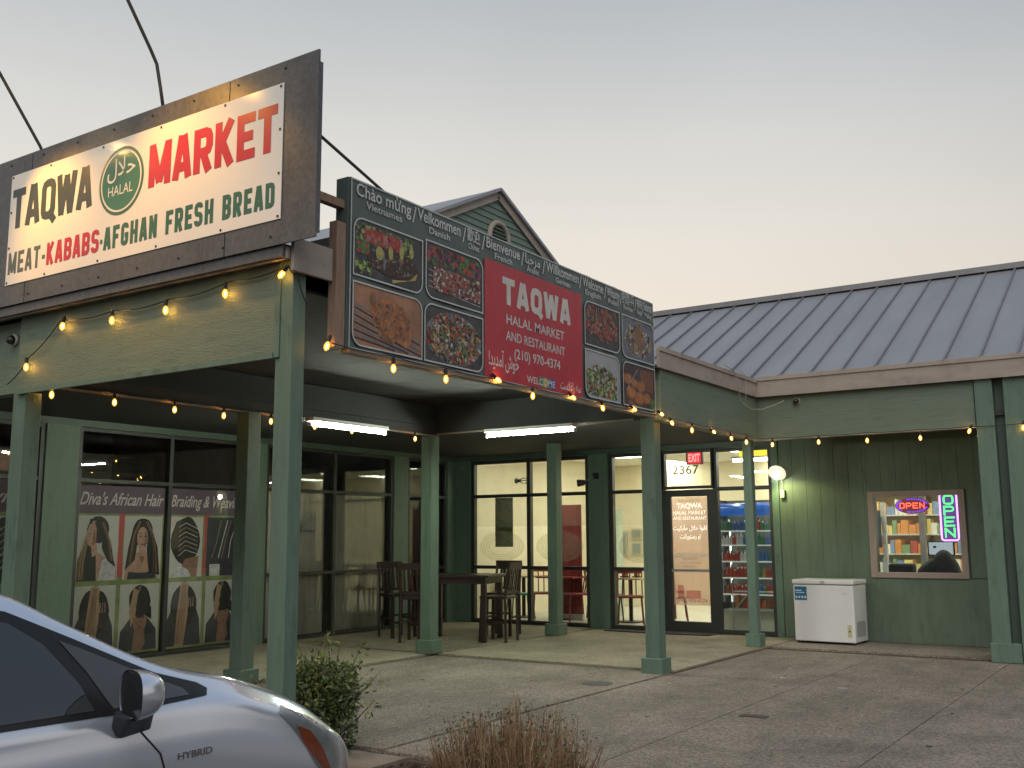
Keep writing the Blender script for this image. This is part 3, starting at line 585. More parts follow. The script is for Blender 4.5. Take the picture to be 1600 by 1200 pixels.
MB().box(-14.2, XW - .18, 4, 10.1, -.05, 0).build('floor', DIM, B); MB().box(-14.3, -14.2, 0, 15.2, 0, 3.3).build('wall', DIM, B); MB().box(-14.2, XW - .18, 0, 14.84, 3.3, 3.4).build('ceiling', DIM, B)
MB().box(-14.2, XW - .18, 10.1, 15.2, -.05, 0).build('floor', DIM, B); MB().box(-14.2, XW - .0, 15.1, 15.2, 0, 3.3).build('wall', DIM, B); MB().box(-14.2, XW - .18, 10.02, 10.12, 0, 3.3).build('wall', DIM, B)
# curtains
CUR = mat('grey green curtain', (.55, .52, .45), .9, var=.12, vscale=3)
for i, (y0, y1, lab) in enumerate(((10.3, 11.55, 'drawn khaki curtain behind dark glass, pane with the paper notice'), (11.66, 12.9, 'drawn khaki curtain behind dark glass, pane nearer the bar chairs'))):
    n = 90; b = MB(); pv = []
    for j in range(n + 1):
        y = y0 + (y1 - y0) * j / n; xx = XW - .16 + .018 * math.sin(j * .55) + .012 * math.sin(j * 1.3 + i)
        pv += [(xx, y, .05), (xx, y, 2.1)]
    b.add(pv, [(2 * j, 2 * j + 2, 2 * j + 3, 2 * j + 1) for j in range(n)]); tag(b.build('curtain', CUR, None, smooth=True), lab, 'curtain')
f = flat(); rect(f, PX, 10.98, 11.28, 1.55, 1.68, -.075); tag(f.build('paper_notice', mat('paper', (.5, .5, .48), .8)), 'small white paper notice taped inside the curtained window', 'notice')

# ------------------------------------------------------------------ restaurant interior
IY = 20.6
INT = thing('restaurant_interior', 'bright cream dining room seen through the storefront glass', 'room', (-8, 17, 0))
MB().box(XW + .0, -1.2, YW + .19, IY, -.06, .001).build('floor', TFLOOR, INT)
MB().box(XW, -1.2, IY, IY + .1, 0, 3.2).build('wall', CREAM, INT); MB().box(XW - .02, XW + .05, YW + .19, IY, 0, 3.2).build('wall', CREAM, INT); MB().box(-1.2, -1.1, YW + .19, IY, 0, 3.2).build('wall', CREAM, INT)
nx_ = 16; ny_ = 5
tile = None
for i in range(nx_):
    for j in range(ny_):
        x0 = XW + .06 + i * .605; y0 = YW + .2 + j * 1.19
        if (i % 4 == 2 and j % 2 == 0): continue
        if tile is None:
            tile = MB().box(x0 + .008, x0 + .597, y0 + .008, y0 + 1.182, 3.0, 3.015).build('ceiling_tile', CEILW, INT); t0 = (x0, y0)
        else:
            c = tile.copy(); COL.objects.link(c); c.location = (x0 - t0[0], y0 - t0[1], 0)
MB().box(XW, -1.2, YW + .19, IY, 3.02, 3.04).build('ceiling_grid', mat('grid white', (.5, .5, .45), .6), INT)
MB().box(XW, -1.2, IY, IY + .1, 3.2, 3.25).build('wall_cap', CREAM, INT)
# ceiling troffers
for i in range(nx_):
    for j in range(ny_):
        if (i % 4 == 2 and j % 2 == 0):
            x0 = XW + .06 + i * .605; y0 = YW + .2 + j * 1.19
            t = thing('ceiling_light', 'recessed ceiling panel, %s of its row, in the row %s' % (['leftmost', 'second from left', 'third from left', 'rightmost'][i // 4], ['nearest the glass', '', 'halfway back', '', 'at the back wall'][j]), 'ceiling light', (x0 + .3, y0 + .6, 3.0), 'ceiling lights inside the restaurant')
            MB().box(x0 + .01, x0 + .595, y0 + .01, y0 + 1.18, 3.002, 3.016).build('housing', WHITE, t); MB().box(x0 + .05, x0 + .555, y0 + .05, y0 + 1.14, 2.992, 3.001).build('diffuser', PANEL_L, t)
ST = emis('strip light', (1., 1., .92), 16)
for (xa, xb, yy, zz) in ((-7.4, -4.95, 16.5, 2.93), (-6.0, -4.95, 15.3, 2.6), (-4.3, -2.0, 15.95, 2.9)):  # last strip is a made-up fixture, added to brighten the market window
    t = thing('strip_light', 'long white tube light across the %s' % ('market ceiling, further back' if xa < -7 else ('top of the sidelight beside the door' if xa < -5 else 'ceiling behind the small market window, added to brighten it')), 'strip light', (xa, yy, zz), 'tube lights in the market ceiling'); MB().box(xa, xb, yy - .04, yy + .04, zz + .03, zz + .06).build('housing', WHITE, t); MB().tube([(xa + .02, yy, zz), (xb - .02, yy, zz)], .022, 8).build('tube', ST, t)
# inner things: cooler, chairs, tables, poster, sconce
def chair_in(seatm):
    t = thing('dining_chair', 'x', 'chair', (0, 0, 0), 'dining chairs inside the restaurant')
    MB().box(-.21, .21, -.2, .2, .44, .475).build('seat', seatm, t, bevel=.01)
    for sx in (-1, 1):
        for sy in (-1, 1): MB().bar((sx * .18, sy * .17, .44), (sx * .21, sy * .21, 0), .022, .022).build('leg', seatm, t)
    b = MB()
    for sx in (-.2, -.1, 0, .1, .2): b.bar((sx, .19, .47), (sx, .25, .84), .02, .02)
    b.bar((-.21, .255, .86), (.21, .255, .86), .03, .07, up=(0, 0, 1)); b.build('backrest', seatm, t)
    return t
REDC = mat('red painted metal', (.20, .025, .025), .35, var=.1); GRC = mat('green painted metal', (.04, .17, .10), .35, var=.1)
cR = chair_in(REDC); cG = chair_in(GRC)
pos = [(-9.75, 15.75, .6, 'R', 'red chair beside the window left of the green pilaster'), (-9.1, 15.75, -.7, 'R', 'red chair with angled legs near the pale counter'), (-10.0, 15.35, 1.9, 'G', 'green chair close to the window mullion'), (-9.0, 16.5, 2.6, 'G', 'green chair further inside near the wall'), (-8.35, 15.5, .2, 'R', 'red chair in the narrow pane beside the door'), (-7.9, 15.45, .5, 'R', 'red chair facing the entrance behind the pillar'), (-7.25, 15.55, 1.2, 'R', 'red chair seen through the door glass'), (-8.0, 17.2, 3.1, 'R', 'red chair standing deeper in the room')]
u_ = {'R': False, 'G': False}
for (x, y, a, c, lab) in pos:
    src = cR if c == 'R' else cG
    if not u_[c]: src.location = (x, y, 0); src.rotation_euler = (0, 0, a); src['label'] = lab; u_[c] = True
    else: clone(src, (x, y, 0), a, lab)
def table_in(x, y, lab, topm):
    t = thing('dining_table', lab, 'table', (x, y, 0), 'dining tables inside the restaurant')
    MB().box(x - .38, x + .38, y - .38, y + .38, .72, .75).build('tabletop', topm, t, bevel=.008); MB().tube([(x, y, .02), (x, y, .72)], .035, 10).build('pedestal', BLACK, t); MB().lathe((x, y, 0), (0, 0, 1), [(0, .22), (.02, .22), (.03, .05)], 16).build('foot', BLACK, t)
table_in(-9.45, 15.95, 'dining table between the red chairs left of the pilaster', REDC); table_in(-8.15, 15.95, 'dining table with condiments behind the narrow pane', mat('tan top', (.4, .3, .15), .4)); table_in(-10.35, 16.0, 'dining table by the green chairs', mat('tan top', (.4, .3, .15), .4))
# condiments
for (x, y, lab) in ((-8.2, 15.85, 'wire caddy with jars on the table behind the narrow pane'), (-8.0, 15.9, 'chrome napkin stand on the table behind the narrow pane')):
    t = thing('condiment_caddy', lab, 'caddy', (x, y, .75)); MB().box(x - .07, x + .07, y - .05, y + .05, .751, .77).build('tray', BLACK, t)
    for i in (-1, 0, 1): MB().lathe((x + i * .04, y, .77), (0, 0, 1), [(0, .016), (.09, .016), (.11, .008), (.13, .008)], 8).build('jar', mat('jar', (.3, .12, .05), .2), t)
# white half wall / counter and decorative panel
tag(MB().box(-9.04, -8.98, 16.3, 17.3, 0, 1.95).build('partition', mat('sage partition', (.42, .5, .42), .6)), 'pale sage partition edge behind the red roller banner', 'partition')
for (xa, xb, za, zb_, lab) in ((-10.28, -10.02, 1.02, 1.56, 'long pale framed mirror on the far wall of the dining room'), (-9.93, -9.68, 1.38, 1.60, 'upper of two small pictures beside the arch'), (-9.93, -9.68, 1.05, 1.32, 'lower of two small pictures beside the arch')):
    pf = thing('picture_frame', lab, 'picture', (xa, 19.5, za)); MB().box(xa, xb, 19.5, 19.53, za, zb_).build('frame', mat('pale frame', (.5, .47, .36), .5), pf); MB().box(xa + .035, xb - .035, 19.49, 19.499, za + .035, zb_ - .035).build('picture', mat('grey picture', (.25, .28, .26), .3), pf)
tag(MB().box(-10.6, -9.6, 19.54, 19.6, 0, 2.4).build('screen_wall', CREAM), 'short cream wall carrying the framed mirror', 'partition')
pt = thing('red_roller_banner', 'red roller banner standing inside left of the green pilaster', 'banner', (-9.25, 15.9, 0)); MB().box(-9.50, -9.06, 15.88, 15.9, .1, 2.0).build('print', mat('red banner print', (.20, .025, .03), .5, var=.3, vscale=6), pt); MB().box(-9.52, -9.04, 15.85, 15.93, 0, .1).build('base', METAL, pt)
pt = thing('hanging_poster', 'tall colourful poster of dishes hanging inside the left pane', 'poster', (-10.08, 15.0, 1.7)); MB().box(-10.29, -9.92, 15.0, 15.01, 1.27, 2.12).build('sheet', food('poster print', [(.03, .02, .02), (.3, .08, .05), (.1, .2, .06), (.02, .03, .1), (.4, .25, .1)], 14), pt)
t = thing('wall_sconce', 'caged wire wall light seen through the left transom', 'wall light', (-9.75, 15.1, 2.4)); 
MB().lathe((-9.98, 15.2, 2.42), (1, 0, 0), [(0, .05), (.02, .05), (.03, .03), (.1, .03)], 10).build('socket', BLACK, t)
b = MB()
for a in range(6):
    an = a * math.pi / 3; b.tube([(-9.88 + q * .2, 15.2 + .055 * math.sin(math.pi * (.2 + .8 * q)) * math.cos(an), 2.42 + .055 * math.sin(math.pi * (.2 + .8 * q)) * math.sin(an)) for q in (0, .25, .5, .75, 1)], .004, 4)
b.build('cage', BLACK, t)
tag(MB().lathe((-9.15, 15.3, 2.32), (0, 0, 1), [(0, .03), (.05, .035), (.1, .02), (.35, .012)], 10).build('pendant_lamp', METAL), 'slim metal pendant hanging behind the narrow pane beside the mullion', 'pendant lamp')
# arch decoration on far wall
ar = thing('arch_alcove', 'dark reddish arched doorway on the far side of the dining room', 'doorway', (-7.0, 20.55, 0)); MB().box(-10.35, -9.95, IY - .04, IY - .01, 0, 1.7).build('opening', mat('alcove', (.12, .07, .055), .8), ar)
f = MB(); f.add([(-10.15 + .2 * math.cos(t), IY - .03, 1.7 + .3 * math.sin(t)) for t in [math.pi * i / 12 for i in range(13)]], [tuple(range(13))]); f.build('arch_top', mat('alcove', (.12, .07, .055), .8), ar)
# drinks cooler
ck = thing('drinks_cooler', 'tall glass door drinks cooler with lit blue header beside the entrance', 'cooler', (-5.55, 15.5, 0))
cy0 = 15.35; cx0 = -6.35; cx1 = -5.2
MB().box(cx0, cx1, cy0 + .55, cy0 + .6, .3, 2.0).build('back', mat('cooler back', (.12, .12, .11), .5), ck); MB().box(cx0 - .03, cx0, cy0, cy0 + .6, .0, 2.0).build('side', BLACK, ck); MB().box(cx1, cx1 + .03, cy0, cy0 + .6, 0, 2.0).build('side', mat('cyan side', (.03, .35, .5), .4, emit=(.02, .3, .45), es=.5), ck); MB().box(cx0, cx1, cy0, cy0 + .6, 0, .3).build('base', mat('cooler kick panel', (.5, .52, .45), .4), ck)
hb = MB(); hb.tube([(cx0 + .05, cy0 - .02, 1.84), (cx1 - .05, cy0 - .02, 1.84)], .10, 14); hb.build('header', mat('blue header', (.02, .06, .25), .2, var=.5, vscale=5, emit=(.02, .12, .45), es=.5), ck, smooth=True)
drc = [(.30, .05, .035), (.06, .12, .28), (.34, .22, .06), (.06, .16, .08), (.45, .45, .43), (.16, .06, .03)]
drm = [mat('drink %s' % nm, c, .25, emit=c, es=.12) for nm, c in zip(('red', 'blue', 'amber', 'green', 'white', 'brown'), drc)]  # drinks carry a faint glow of their own in place of light
for i, z in enumerate((.55, .80, 1.05, 1.30, 1.52)):
    sh = MB().box(cx0, cx1, cy0 + .03, cy0 + .5, z - .02, z).build('shelf', mat('glowing shelf', (.5, .55, .52), .4, emit=(.7, .8, .7), es=.3), ck)  # glow put into the shelf colour as if lit inside the cooler
    q = MB(); x = cx0 + .05
    while x < cx1 - .04:
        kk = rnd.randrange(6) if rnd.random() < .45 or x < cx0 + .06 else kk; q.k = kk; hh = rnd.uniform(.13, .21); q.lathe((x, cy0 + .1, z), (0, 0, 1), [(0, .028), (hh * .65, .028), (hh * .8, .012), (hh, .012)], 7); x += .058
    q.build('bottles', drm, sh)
MB().tube([(cx0 + .08, cy0 + .45, .4), (cx0 + .08, cy0 + .45, 1.7)], .012, 6).build('cooler_tube', emis('cooler tube glow', (.9, 1, .9), 3), ck)
g_ = MB(); 
for (a, c_) in ((cx0, cx0 + .03), (cx1 - .03, cx1), ((cx0 + cx1) / 2 - .02, (cx0 + cx1) / 2 + .02)): g_.box(a, c_, cy0 - .03, cy0, .3, 1.73)
g_.build('door_frame', mat('green frame', (.05, .13, .11), .4), ck)
bk = thing('wire_basket', 'wire rack of boxes standing at the foot of the drinks cooler', 'rack', (-5.4, 15.1, 0)); 
for z in (.35, .6): MB().box(-5.95, -5.3, 15.0, 15.2, z, z + .012).build('shelf', METAL, bk)
for x in (-5.95, -5.62, -5.3): MB().bar((x, 15.0, .0), (x, 15.0, .75), .012, .012).build('upright', METAL, bk)
MB().bar((-5.95, 15.0, .3), (-5.6, 15.0, .7), .014, .014).build('brace', METAL, bk)
q = MB()
for i in range(9): q.k = i % 3; q.box(-5.93 + i * .07, -5.87 + i * .07, 15.05, 15.15, .362, .36 + rnd.uniform(.1, .2))
q.build('boxes', [mat('orange carton', (.5, .18, .05), .6), mat('brown carton', (.25, .13, .07), .6), mat('red carton', (.4, .05, .04), .6)], bk)
# exit sign
ex = thing('exit_sign', 'lit red EXIT sign hanging inside above the entrance door', 'exit sign', (-6.45, YW + .25, 2.6)); MB().box(-6.60, -6.32, YW + .25, YW + .29, 2.54, 2.75).build('housing', mat('exit housing', (.2, .2, .2), .5), ex)
f = flat(); PE = PL((0, YW + .249, 0), (1, 0, 0), (0, 0, 1), (0, -1, 0)); rect(f, PE, -6.57, -6.35, 2.56, 2.73, .001); f.build('face', emis('exit red', (1, .02, .03), 1.2), ex)
f = flat(); text(f, PE, 'EXIT', -6.46, 2.585, .17, .003, fit=.19, align='CENTER', bold=.02); f.build('lettering', emis('exit letters', (1, .35, .35), 1.5), ex)
YS = emis('yellow sign', (1., .82, .05), 1.0)
tag(MB().box(-5.75, -5.2, YW + .3, YW + .31, 2.63, 2.76).build('yellow_sign', YS), 'bright yellow hanging sign in the top of the right sidelight', 'sign')
# market side seen through the small window
sh = thing('market_shelving', 'white shelves stacked with snacks and jars behind the market window', 'shelving', (-3.2, 16.6, 0))
MB().box(-4.9, -1.4, 17.3, 17.35, 0, 2.6).build('back_panel', mat('warm panel', (.85, .76, .45), .7), sh)
pkm = [mat('pack %s' % n, c, .5, emit=c, es=.15) for n, c in (('orange', (.62, .26, .07)), ('red', (.42, .09, .06)), ('yellow', (.70, .54, .2)), ('blue', (.2, .28, .4)), ('white', (.75, .7, .58)), ('green', (.2, .3, .15)))]  # packet colours include a faint added glow that brightens the shelves
for x in (-4.35, -3.55, -2.75, -1.95): MB().box(x - .035, x + .035, 16.85, 17.3, 0, 2.35).build('upright', WHITE, sh)
for z in (.5, .85, 1.15, 1.45, 1.75, 2.1):
    s_ = MB().box(-4.6, -1.5, 16.9, 17.3, z - .02, z).build('shelf', WHITE, sh); q = MB(); x = -4.5
    while x < -1.6:
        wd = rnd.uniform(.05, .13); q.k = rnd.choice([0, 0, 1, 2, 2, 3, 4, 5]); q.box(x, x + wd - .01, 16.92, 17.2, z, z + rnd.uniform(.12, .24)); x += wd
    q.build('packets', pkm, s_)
# framed fridge doors inside
tag(MB().box(-3.93, -3.87, 15.9, 15.96, .5, 1.92).build('door_post', WHITE), 'white upright frame in the market window left of the oval sign', 'frame')
tag(MB().box(-3.40, -3.32, 15.9, 15.96, .5, 2.05).build('door_post', METAL), 'grey upright frame below the oval open sign', 'frame')
cn_ = thing('checkout_counter', 'pale checkout counter just inside the market window', 'counter', (-3.1, 15.4, 0)); MB().box(-3.9, -2.3, 15.1, 15.6, .72, .78).build('top', WHITE, cn_); MB().box(-3.88, -2.32, 15.15, 15.55, 0, .72).build('front', CREAM, cn_)
mn = thing('monitor', 'computer monitor with pale screen on the checkout counter', 'monitor', (-2.75, 15.5, .78)); MB().box(-3.22, -2.86, 15.5, 15.53, 1.14, 1.35).build('bezel', BLACK, mn, bevel=.006); f = flat(); PM = PL((0, 15.499, 0), (1, 0, 0), (0, 0, 1), (0, -1, 0)); rect(f, PM, -3.20, -2.88, 1.16, 1.33, .001); f.build('screen', emis('screen', (.55, .65, .72), .55), mn); MB().bar((-3.04, 15.52, .78), (-3.04, 15.52, 1.14), .04, .02).build('stand', BLACK, mn); MB().box(-3.14, -3.10, 15.49, 15.497, 1.25, 1.28).build('icon', BLACK, mn)
DC = mat('black cloth', (.02, .02, .022), .9, var=.3)
jk = MB()
prof = [(-3.32, .8), (-3.30, .98), (-3.18, 1.07), (-3.06, 1.12), (-3.03, 1.20), (-2.95, 1.25), (-2.87, 1.22), (-2.82, 1.14), (-2.76, 1.06), (-2.72, .92), (-2.70, .8)]
for y_, k_ in ((15.0, .86), (15.08, 1), (15.2, 1), (15.3, .85)):
    for x, z in prof: jk.v.append((-3.0 + (x + 3.0) * k_, y_, .78 + (z - .78) * k_))
n = len(prof)
for r_ in range(3):
    for i in range(n - 1): jk.f.append((r_ * n + i, r_ * n + i + 1, (r_ + 1) * n + i + 1, (r_ + 1) * n + i)); jk.mi.append(0)
jk.f += [tuple(range(n)), tuple(range(3 * n, 4 * n))[::-1]]; jk.mi += [0, 0]
o = jk.build('draped_jacket', DC, None, smooth=True); sm = o.modifiers.new('s', 'SUBSURF'); sm.levels = sm.render_levels = 1; tag(o, 'dark rounded bundle like a draped jacket in the lower right of the market window', 'jacket')
tag(MB().box(-3.66, -3.33, 15.02, 15.25, .781, 1.04).build('black_bag', DC, None, bevel=.03), 'boxy black bag on the counter beside the dark bundle', 'bag')
tag(MB().box(-4.06, -3.95, 15.8, 15.95, 1.25, 1.80).build('blue_coat', mat('navy cloth', (.02, .03, .09), .9)), 'dark blue cloth hanging at the left edge of the market window', 'cloth')

# framed small market window
WF = mat('tan window frame', (.34, .27, .23), .6, var=.1)
mw = MB()
for (p, q, r_, s_) in ((-3.79, -3.71, .86, 2.03), (-2.62, -2.54, .86, 2.03), (-3.709, -2.621, .86, .935), (-3.709, -2.621, 1.955, 2.03)): mw.box(p, q, YW - .035, YW + .03, r_, s_)
mwo = mw.build('window', WF, B, bevel=.004); f = flat(); rect(f, PY, -3.71, -2.62, .935, 1.955, -.005); f.build('pane', GL, mwo)
# neon signs
NR = emis('neon red', (1, .08, .04), 3.0); NB_ = emis('led blue', (.12, .05, 1), 1.6); NG = emis('neon green', (.05, 1, .12), 3.0); NP = emis('neon violet', (.75, .25, 1), 3.0); DKP = mat('dark sign back', (.06, .01, .02), .4, emit=(.35, .02, .04), es=.3); DKB = mat('dark violet back', (.05, .02, .12), .4, emit=(.2, .05, .5), es=.4)
PN = PL((0, YW + .06, 0), (1, 0, 0), (0, 0, 1), (0, -1, 0))
ns = thing('oval_open_sign', 'oval red OPEN sign with blue dotted border in the market window', 'open sign', (-3.2, YW + .08, 1.82)); MB().add([PN.p(*q, dd) for dd in (0, -.03) for q in ell(-3.22, 1.83, .225, .11, 32)], [tuple(range(32)), tuple(range(32, 64))[::-1]] + [(i, 32 + i, 32 + (i + 1) % 32, (i + 1) % 32) for i in range(32)]).build('backing', DKP, ns)
q = MB()
for i in range(40):
    a = 2 * math.pi * i / 40
    if i % 13 in (0, 1): continue
    c_ = PN.p(-3.22 + .20 * math.cos(a), 1.83 + .088 * math.sin(a), .004); q.box(c_.x - .008, c_.x + .008, c_.y - .003, c_.y + .003, c_.z - .008, c_.z + .008)
q.build('led_border', NB_, ns, kind='stuff')
letters(ns, NR, PN, 'OPEN', -3.385, -3.055, 1.79, .078, .013, .016, .006)
nv = thing('vertical_open_sign', 'vertical green OPEN sign in a violet tube frame at the right of the market window', 'open sign', (-2.78, YW + .06, 1.65))
MB().add([PN.p(*q, dd) for dd in (0, -.03) for q in rrect(-2.875, -2.635, 1.345, 1.99, .04)], [tuple(range(28)), tuple(range(28, 56))[::-1]] + [(i, 28 + i, 28 + (i + 1) % 28, (i + 1) % 28) for i in range(28)]).build('backing', DKB, nv)
MB().tube([PN.p(*q, .012) for q in rrect(-2.862, -2.65, 1.36, 1.975, .035)] + [PN.p(*rrect(-2.862, -2.65, 1.36, 1.975, .035)[0], .012)], .011, 6).build('border_tube', NP, nv)
q = MB()
for i, c in enumerate('OPEN'):
    for s_ in glyph(c, .13, .125, .018):
        cl = s_[-1] is None; s_ = [z for z in s_ if z]
        if cl: s_ = s_ + [s_[0]]
        q.tube([PN.p(-2.82 + x, 1.835 - i * .145 + z, .012) for x, z in s_], .009, 6)
q.build('lettering', NG, nv)

# ------------------------------------------------------------------ ROOF SIGN
S = thing('roof_sign', 'large TAQWA MARKET sign, white panel on grey sheet metal above the beam', 'sign', (-6.5, 4.7, 3.37))
PS = PL((0, 4.655, 0), (1, 0, 0), (0, 0, 1), (0, -1, 0))
for (xa, xb) in ((-12.0, -10.3), (-10.29, -7.89), (-7.88, -5.47), (-5.46, -4.60)):
    MB().box(xa, xb, 4.655, 4.67, 3.366 + (0 if xb < -5 else .0), 4.655).build('metal_sheet', GALV, S)
MB().add([(-4.60, 4.655, 4.66), (-4.60, 4.655, 4.56), (-4.56, 4.66, 4.53), (-4.56, 4.66, 3.45), (-4.60, 4.655, 3.45)], [(0, 1, 2, 3, 4)])
MB().box(-4.618, -4.603, 4.671, 4.70, 3.40, 4.575).build('edge_flashing', GALV, S); MB().box(-12, -4.92, 4.68, 4.79, 3.29, 3.38).build('rail', GALV, S)
MB().box(-12, -4.70, 4.675, 4.76, 4.50, 4.58).build('rail', WOOD, S); MB().box(-12, -4.70, 4.675, 4.76, 3.42, 3.50).build('rail', WOOD, S)
for x in (-10.5, -8.4, -6.4): MB().box(x - .04, x + .04, 4.765, 4.85, 3.34, 4.55).build('stud', WOOD, S)
SW = mat('white sign panel', (.80, .78, .72), .16, var=.03, vscale=1, spec=.5)
pn = MB().box(-8.165, -4.915, 4.648, 4.653, 3.54, 4.497).build('sign_panel', SW, S)
q = MB(); 
for x in (-8.14, -7.6, -6.9, -6.2, -5.5, -4.94):
    for z in (3.56, 4.477): q.box(x - .007, x + .007, 4.642, 4.647, z - .007, z + .007)
for z in (3.86, 4.17): q.box(-8.147, -8.133, 4.642, 4.647, z - .007, z + .007); q.box(-4.947, -4.933, 4.642, 4.647, z - .007, z + .007)
q.build('screws', BLACK, pn, kind='stuff')
q = MB()
for i in range(8):
    for z in (3.43, 4.6): x = -8.3 + i * .47 + (.1 if z > 4 else 0); q.box(x - .006, x + .006, 4.647, 4.654, z - .006, z + .006)
q.build('screws', BLACK, S, kind='stuff')
CH = mat('charcoal vinyl', (.05, .065, .065), .3); RD = mat('red vinyl', (.50, .03, .045), .3); DG = mat('green vinyl', (.045, .14, .085), .3); CRM = mat('cream vinyl', (.78, .76, .66), .3); SL = mat('slate vinyl', (.10, .13, .125), .3)
dS = .009
W_ = {'W': 1.3, 'M': 1.25, '-': .6, 'E': .9, 'F': .9, 'T': .95}
letters(pn, CH, PS, 'TAQWA', -8.13, -7.02, 4.02, .345, .068, .018, dS, ww=W_)
letters(pn, RD, PS, 'MARKET', -6.325, -4.965, 4.025, .335, .072, .024, dS, ww=W_)
letters(pn, SL, PS, 'MEAT-', -8.135, -7.60, 3.63, .185, .032, .022, dS, ww=W_)
letters(pn, RD, PS, 'KABABS', -7.585, -6.895, 3.63, .185, .036, .02, dS, ww=W_)
letters(pn, DG, PS, '-', -6.885, -6.845, 3.63, .175, .034, .022, dS)
for wd_, a_, b_ in (('AFGHAN', -6.835, -6.20), ('FRESH', -6.10, -5.585), ('BREAD', -5.49, -4.975)): letters(pn, DG, PS, wd_, a_, b_, 3.63, .178, .035, .022, dS, ww=W_)
f = flat(); pol(f, PS, ell(-6.655, 4.155, .272, .272, 48), dS); f.build('badge', DG, pn)
f = flat(); pol(f, PS, ell(-6.655, 4.155, .248, .248, 48), dS + .001); f.build('badge_ring', CRM, pn)
f = flat(); pol(f, PS, ell(-6.655, 4.155, .232, .232, 48), dS + .002); f.build('badge_field', mat('leaf green vinyl', (.07, .20, .12), .12), pn)
f = flat(); text(f, PS, 'HALAL', -6.655, 4.045, .115, dS + .003, fit=.30, align='CENTER')
text(f, PS, '\uFEDD\uFEFC\uFEA3', -6.655, 4.20, .20, dS + .003, fit=.34, align='CENTER', bold=.006); f.build('badge_lettering', CRM, pn)
# gooseneck lamps of the sign
for (pts, hd, lab) in (([(-6.25, 4.70, 4.62), (-6.25, 4.66, 4.80), (-6.25, 4.616, 4.98), (-6.25, 4.55, 5.08), (-6.25, 4.34, 5.37), (-6.25, 4.1, 5.62), (-6.25, 3.9, 5.66), (-6.25, 3.77, 5.5)], (-6.25, 3.74, 5.24), 'right gooseneck lamp arm rising from the middle of the roof sign'),
                       ([(-7.80, 4.70, 4.62), (-7.80, 4.66, 4.69), (-7.80, 4.277, 5.184), (-7.80, 4.1, 5.38), (-7.80, 3.95, 5.40), (-7.80, 3.87, 5.25)], (-7.80, 3.86, 4.93), 'left gooseneck lamp arm rising over the word TAQWA')):
    t = thing('gooseneck_lamp', lab, 'sign lamp', pts[0], 'goosenecks lighting the roof sign'); MB().tube(pts, .013, 8).build('arm', CONDUIT, t, smooth=True)
    h = Vector(hd); a = Vector((0, -.25, 1)).normalized(); sh_ = MB().lathe(h + a * .16, -a, [(0, .02), (.05, .04), (.09, .09), (.15, .13), (.151, .128), (.09, .085), (.05, .03)], 20).build('shade', BLACK, t, smooth=True)
    MB().lathe(h + a * .03, -a, [(0, .01), (.02, .035), (.05, .04), (.08, .02)], 12).build('bulb', emis('sign bulb', (1, .62, .2), 60), t)
    ld = bpy.data.lights.new('sign_lamp_light', 'SPOT'); ld.energy = 100; ld.color = (1, .46, .05); ld.spot_size = R(78); ld.spot_blend = .9; ld.shadow_soft_size = .04
    lo = bpy.data.objects.new('light', ld); COL.objects.link(lo); lo.parent = t; lo.location = h - a * .10 - Vector(pts[0]); lo.rotation_euler = (Vector((h.x + .40, 4.66, 3.80)) - h).to_track_quat('-Z', 'Y').to_euler()
# braces behind
br = MB(); br.tube([(-5.0, 4.76, 4.39), (-5.0, 7.2, 3.62)], .012, 6); tag(br.build('brace_rod', CONDUIT), 'thin dark stay rod running back from the roof sign', 'rod')

# ------------------------------------------------------------------ BANNER
XB = X0 + .08
BN = thing('restaurant_banner', 'wide dark green and red banner of food photos under welcome words in many languages', 'banner', (XB, 7.7, 2.74))
PB = PL((XB, 0, 0), (0, 1, 0), (0, 0, 1), (1, 0, 0))
BG = mat('banner grey green', (.085, .115, .105), .45, var=.08, vscale=1.5, bump=.5, bscale=3, stretch=(1, 3, 1)); BR_ = mat('banner red', (.42, .035, .05), .4, var=.1, vscale=2, bump=.7, bscale=4, stretch=(1, 2, 1))
MB().box(XB - .10, XB - .002, 5.25, 10.16, 2.745, 3.99).build('banner_frame', WOOD, BN)
# slightly rippled sheet
bs = flat(); nX, nZ = 120, 10
def rip(y, z): return .004 * math.sin(y * 9 + z * 3) + .003 * math.sin(y * 23 + z * 7) * (1 if y > 7.4 else .4)
vs = [(XB + .006 + rip(5.24 + 4.93 * i / nX, 2.74 + 1.255 * j / nZ), 5.24 + 4.93 * i / nX, 2.74 + 1.255 * j / nZ) for j in range(nZ + 1) for i in range(nX + 1)]
bs.add(vs, [(j * (nX + 1) + i, j * (nX + 1) + i + 1, (j + 1) * (nX + 1) + i + 1, (j + 1) * (nX + 1) + i) for j in range(nZ) for i in range(nX)]); bso = bs.build('banner_sheet', BG, BN, smooth=True)
MB().box(XB - .11, XB + .004, 5.225, 5.245, 2.74, 3.99).build('wrapped_edge', BG, BN)
f = flat(); rect(f, PB, 6.9, 8.55, 2.75, 3.775, .0145); f.build('red_panel', BR_, BN)
f = flat(); 
for pts in ([(5.25, 2.75), (10.15, 2.75), (10.15, 3.985), (5.25, 3.985)],): stroke(f, PB, pts, .012, .0146, True)
f.build('white_border', mat('border grey', (.42, .45, .44), .5), BN)
LT = mat('banner lettering', (.52, .54, .52), .5); 
f = flat(); d = .0155
